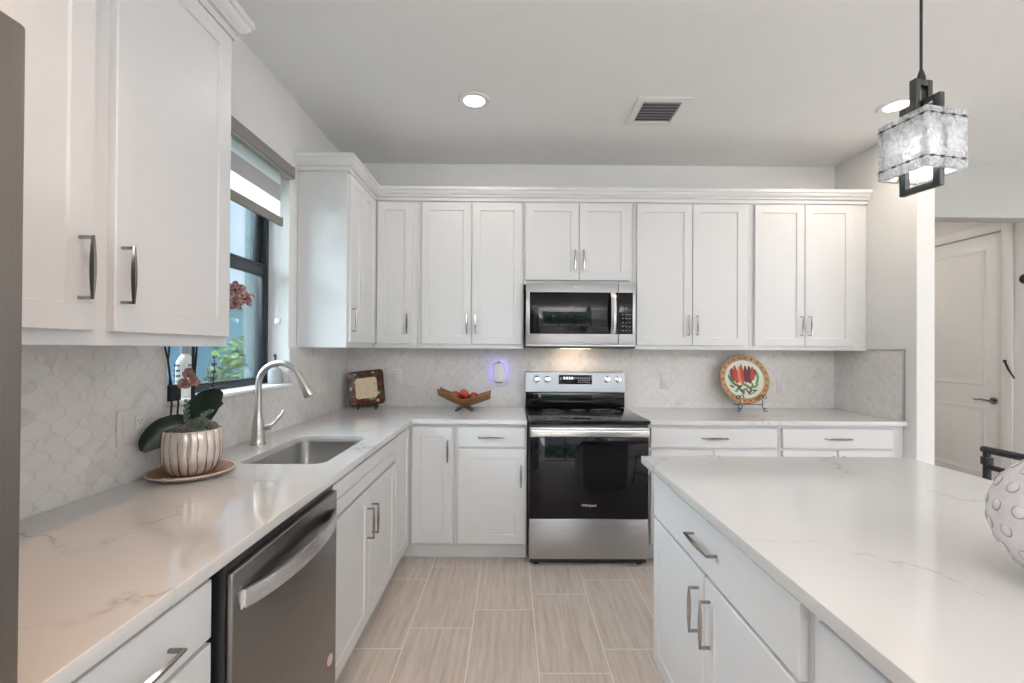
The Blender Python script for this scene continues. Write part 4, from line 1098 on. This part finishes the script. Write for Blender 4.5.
es = thing('plate_easel', 'black wrought iron scroll easel holding the round plate', 'easel', (1.768, 3.285, CT))
def scroll(c, r0, r1, a0, turns, n=18):
    return [(c[0] + (r0 + (r1 - r0) * k / n) * math.cos(a0 + turns * 2 * PI * k / n), c[1], c[2] + (r0 + (r1 - r0) * k / n) * math.sin(a0 + turns * 2 * PI * k / n)) for k in range(n + 1)]
for s in (-1, 1):
    mb = MB(); x = s * .085
    # foot scroll, leg and upper cradle scroll in one bent rod
    mb.tube(scroll((x + s * .012, -.075, .020), .005, .016, 0 if s > 0 else PI, .9 * s), .0033, 8)
    mb.tube(cat([(x - s * .003, -.075, .024), (x - s * .012, -.072, .05), (x - s * .002, -.066, .075), (x - s * .008, -.060, .092)], 10), .0033, 8)
    mb.tube(scroll((x - s * .018 + s * .0, -.062, .100), .026, .010, -PI * .1 if s > 0 else PI * 1.1, .62 * s), .0033, 8)
    mb.tube(scroll((x + s * .014, -.062, .104), .020, .008, PI if s > 0 else 0, -.7 * s), .0033, 8)
    mb.tube(cat([(x - s * .008, -.060, .056), (x - s * .006, -.02, .048), (x - s * .004, .03, .045)], 6), .0033, 8)
    mb.build('scroll_leg', M['blackmetal'], es)
mb = MB(); mb.tube([(-.085, .028, .045), (.085, .028, .045)], .003, 8); mb.tube(cat([(0, .028, .045), (0, .060, .13), (0, .082, .20)], 8), .0032, 8); mb.tube([(0, .07, .14), (0, .105, .06), (0, .118, .004)], .0032, 8)
mb.build('back_brace', M['blackmetal'], es)

# ---- outlets and plates on the walls
def outlet(loc, rz, label, w=.072, h=.116, gang=('outlet',), mat=None):
    t = thing('outlet_plate', label, 'outlet', loc, rz, 'wall outlets')
    mb = MB(); mb.box(-w / 2, w / 2, -.006, 0, -h / 2, h / 2, .003, 3); mb.build('cover', M['plate'], t)
    for i, g in enumerate(gang):
        cx_ = (i - (len(gang) - 1) / 2) * .046
        mb = MB(); mb.box(cx_ - .017, cx_ + .017, -.0085, -.0055, -.034, .034, .001)
        o = mb.build('rocker' if g == 'switch' else 'receptacle', M['plate'], t)
        if g == 'outlet':
            mb = MB()
            for zz in (-.017, .017):
                for xx in (-.007, .007): mb.box(cx_ + xx - .0012, cx_ + xx + .0012, -.009, -.0084, zz - .005, zz + .004)
                mb.cyl((cx_, -.0084, zz - .011), (cx_, -.009, zz - .011), .0024, .0024, 10)
            mb.build('slots', M['slot'], o, 0)
    return t
outlet((XL + .0095, 1.478, 1.100), RZL, 'double beige switch and outlet plate on the left backsplash', .118, .118, ('switch', 'outlet'))
WBY = YB - .0095
outlet((-.89, WBY, 1.145), 0, 'beige outlet plate right of the square plate')
outlet((1.205, WBY, 1.118), 0, 'beige outlet plate right of the range')
outlet((2.117, WBY, 1.092), 0, 'beige outlet plate right of the round plate')
outlet((-.078, WBY, 1.128), 0, 'beige outlet plate under the white plug-in night light')
nl = thing('night_light', 'white plug-in night light glowing violet beside the range', 'night light', (-.092, WBY - .0092, 1.185))
mb = MB(); rings = []
for y, g in ((-.020, .001), (-.042, 0), (-.050, -.004), (-.053, -.010)):
    rings.append([(x, y, z) for x, z in rrect(-.044 - g, .044 + g, -.075 - g, .075 + g, .028, 6)])
mb.loft(rings); mb.build('housing', M['white'], nl)
mb = MB(); mb.loft([[(x, y, z) for x, z in rrect(-.038, .038, -.070, .070, .026, 6)] for y in (-.0195, -.006)]); mb.build('glow_ring', emit('violet_glow', (.22, .16, 1.0), 4.5), nl)
mb = MB(); mb.cyl((0, -.040, .077), (0, -.040, .084), .010, .009, 16); mb.build('vent_cap', plain('violet_cap', (.10, .10, .30), .4), nl)
mb = MB(); mb.box(-.03, .03, -.044, -.012, -.082, -.0765, .002); mb.build('base', plain('grey_base', (.22, .22, .22), .5), nl)

# ================================================================== ISLAND THINGS
vs = thing('globe_vase', 'round white ceramic vase covered in small rings on the island', 'vase', (1.08, .82, CT + .0005))
RV = .129
DOTS = []; rows = 9
for r in range(1, rows):
    th = PI * (r + .25) / (rows + .5); m = max(4, round(2 * PI * math.sin(th) * RV / .047))
    for k in range(m):
        ph = 2 * PI * (k + .5 * (r % 2)) / m
        nrm = Vector((math.sin(th) * math.cos(ph), math.sin(th) * math.sin(ph), -math.cos(th)))
        if .012 < nrm.z * RV + RV < RV * 1.93: DOTS.append((nrm, r, k))
mb = MB(); pr = []
for i in range(6, 87):
    a = PI * i / 90; pr.append((RV * math.sin(a), RV - RV * math.cos(a)))
pr = [(0, .0006), (pr[0][0] * .98, .0006)] + pr
top = pr[-1]; pr += [(top[0] - .004, top[1] + .002), (top[0] - .008, top[1] - .002), (top[0] + .01, top[1] - .03), (RV * .85, RV), (.03, .012), (0, .010)]
mb.lathe(pr, (0, 0, 0), 176)
for i in range(2 * 176, 83 * 176):          # small raised buttons all over the ball
    d = (Vector(mb.v[i]) - Vector((0, 0, RV))).normalized()
    c = max(d.dot(n) for n, _, _ in DOTS); q = RV * math.acos(max(-1, min(1, c))) / .0112
    if q < 1: mb.v[i] = tuple(Vector(mb.v[i]) + d * .0030 * (1 - q ** 4))
bdy = mb.build('vase_body', plain('white_crackle_glaze', (.70, .66, .66), .22, var=.05, scale=60), vs, 60)
mb = MB()
for nrm, r, k in DOTS:
    c = nrm * RV + Vector((0, 0, RV)); e1 = Vector((0, 0, 1)).cross(nrm).normalized(); e2 = nrm.cross(e1)
    mb.tube([c + (e1 * math.cos(a) + e2 * math.sin(a)) * .0116 for a in [2 * PI * q / 18 for q in range(19)]], [.0003 + .0012 * (1 + math.sin(2 * PI * q / 18 + r * .5 + k * .9)) / 2 for q in range(19)], 6)
mb.build('ring_pattern', plain('rose_brown_glaze', (.36, .26, .25), .35, var=.35, scale=70), bdy)

# ---- counter stool beyond the island
cs = thing('counter_stool', 'black metal counter stool tucked along the far side of the island', 'stool', (1.812, 1.63, 0))
BX = .18
for x, y in ((-.18, -.2), (-.18, .2), (BX, -.2), (BX, .2)):
    top = .965 if x > 0 else .62
    mb = MB(); mb.tube([(x * 1.12, y * 1.12, 0), (x, y, .60), (x, y, top)], .0135, 10)
    if x > 0: mb.tube([(x, y, .895), (x, y, .925)], .020, 14)
    mb.build('leg', M['blackmetal'], cs)
mb = MB(); mb.box(-.21, .20, -.22, .22, .615, .645, .012, 3); mb.build('seat', plain('black_leather', (.02, .02, .02), .5, bump=.2), cs)
mb = MB(); mb.tube([(BX, -.215, .955), (BX, .215, .955)], .0145, 10); mb.tube([(BX, -.2, .885), (BX, .2, .885)], .011, 10)
for k in range(-2, 3): mb.tube([(BX, k * .066, .645), (BX, k * .066, .885)], .006, 8)
mb.build('backrest', M['blackmetal'], cs)
mb = MB()
for y in (-.212, .212): mb.tube([(-.195, y, .22), (.195, y, .22)], .010, 8)
for x in (-.195, .195): mb.tube([(x, -.212, .26), (x, .212, .26)], .010, 8)
mb.build('footrest', M['blackmetal'], cs)
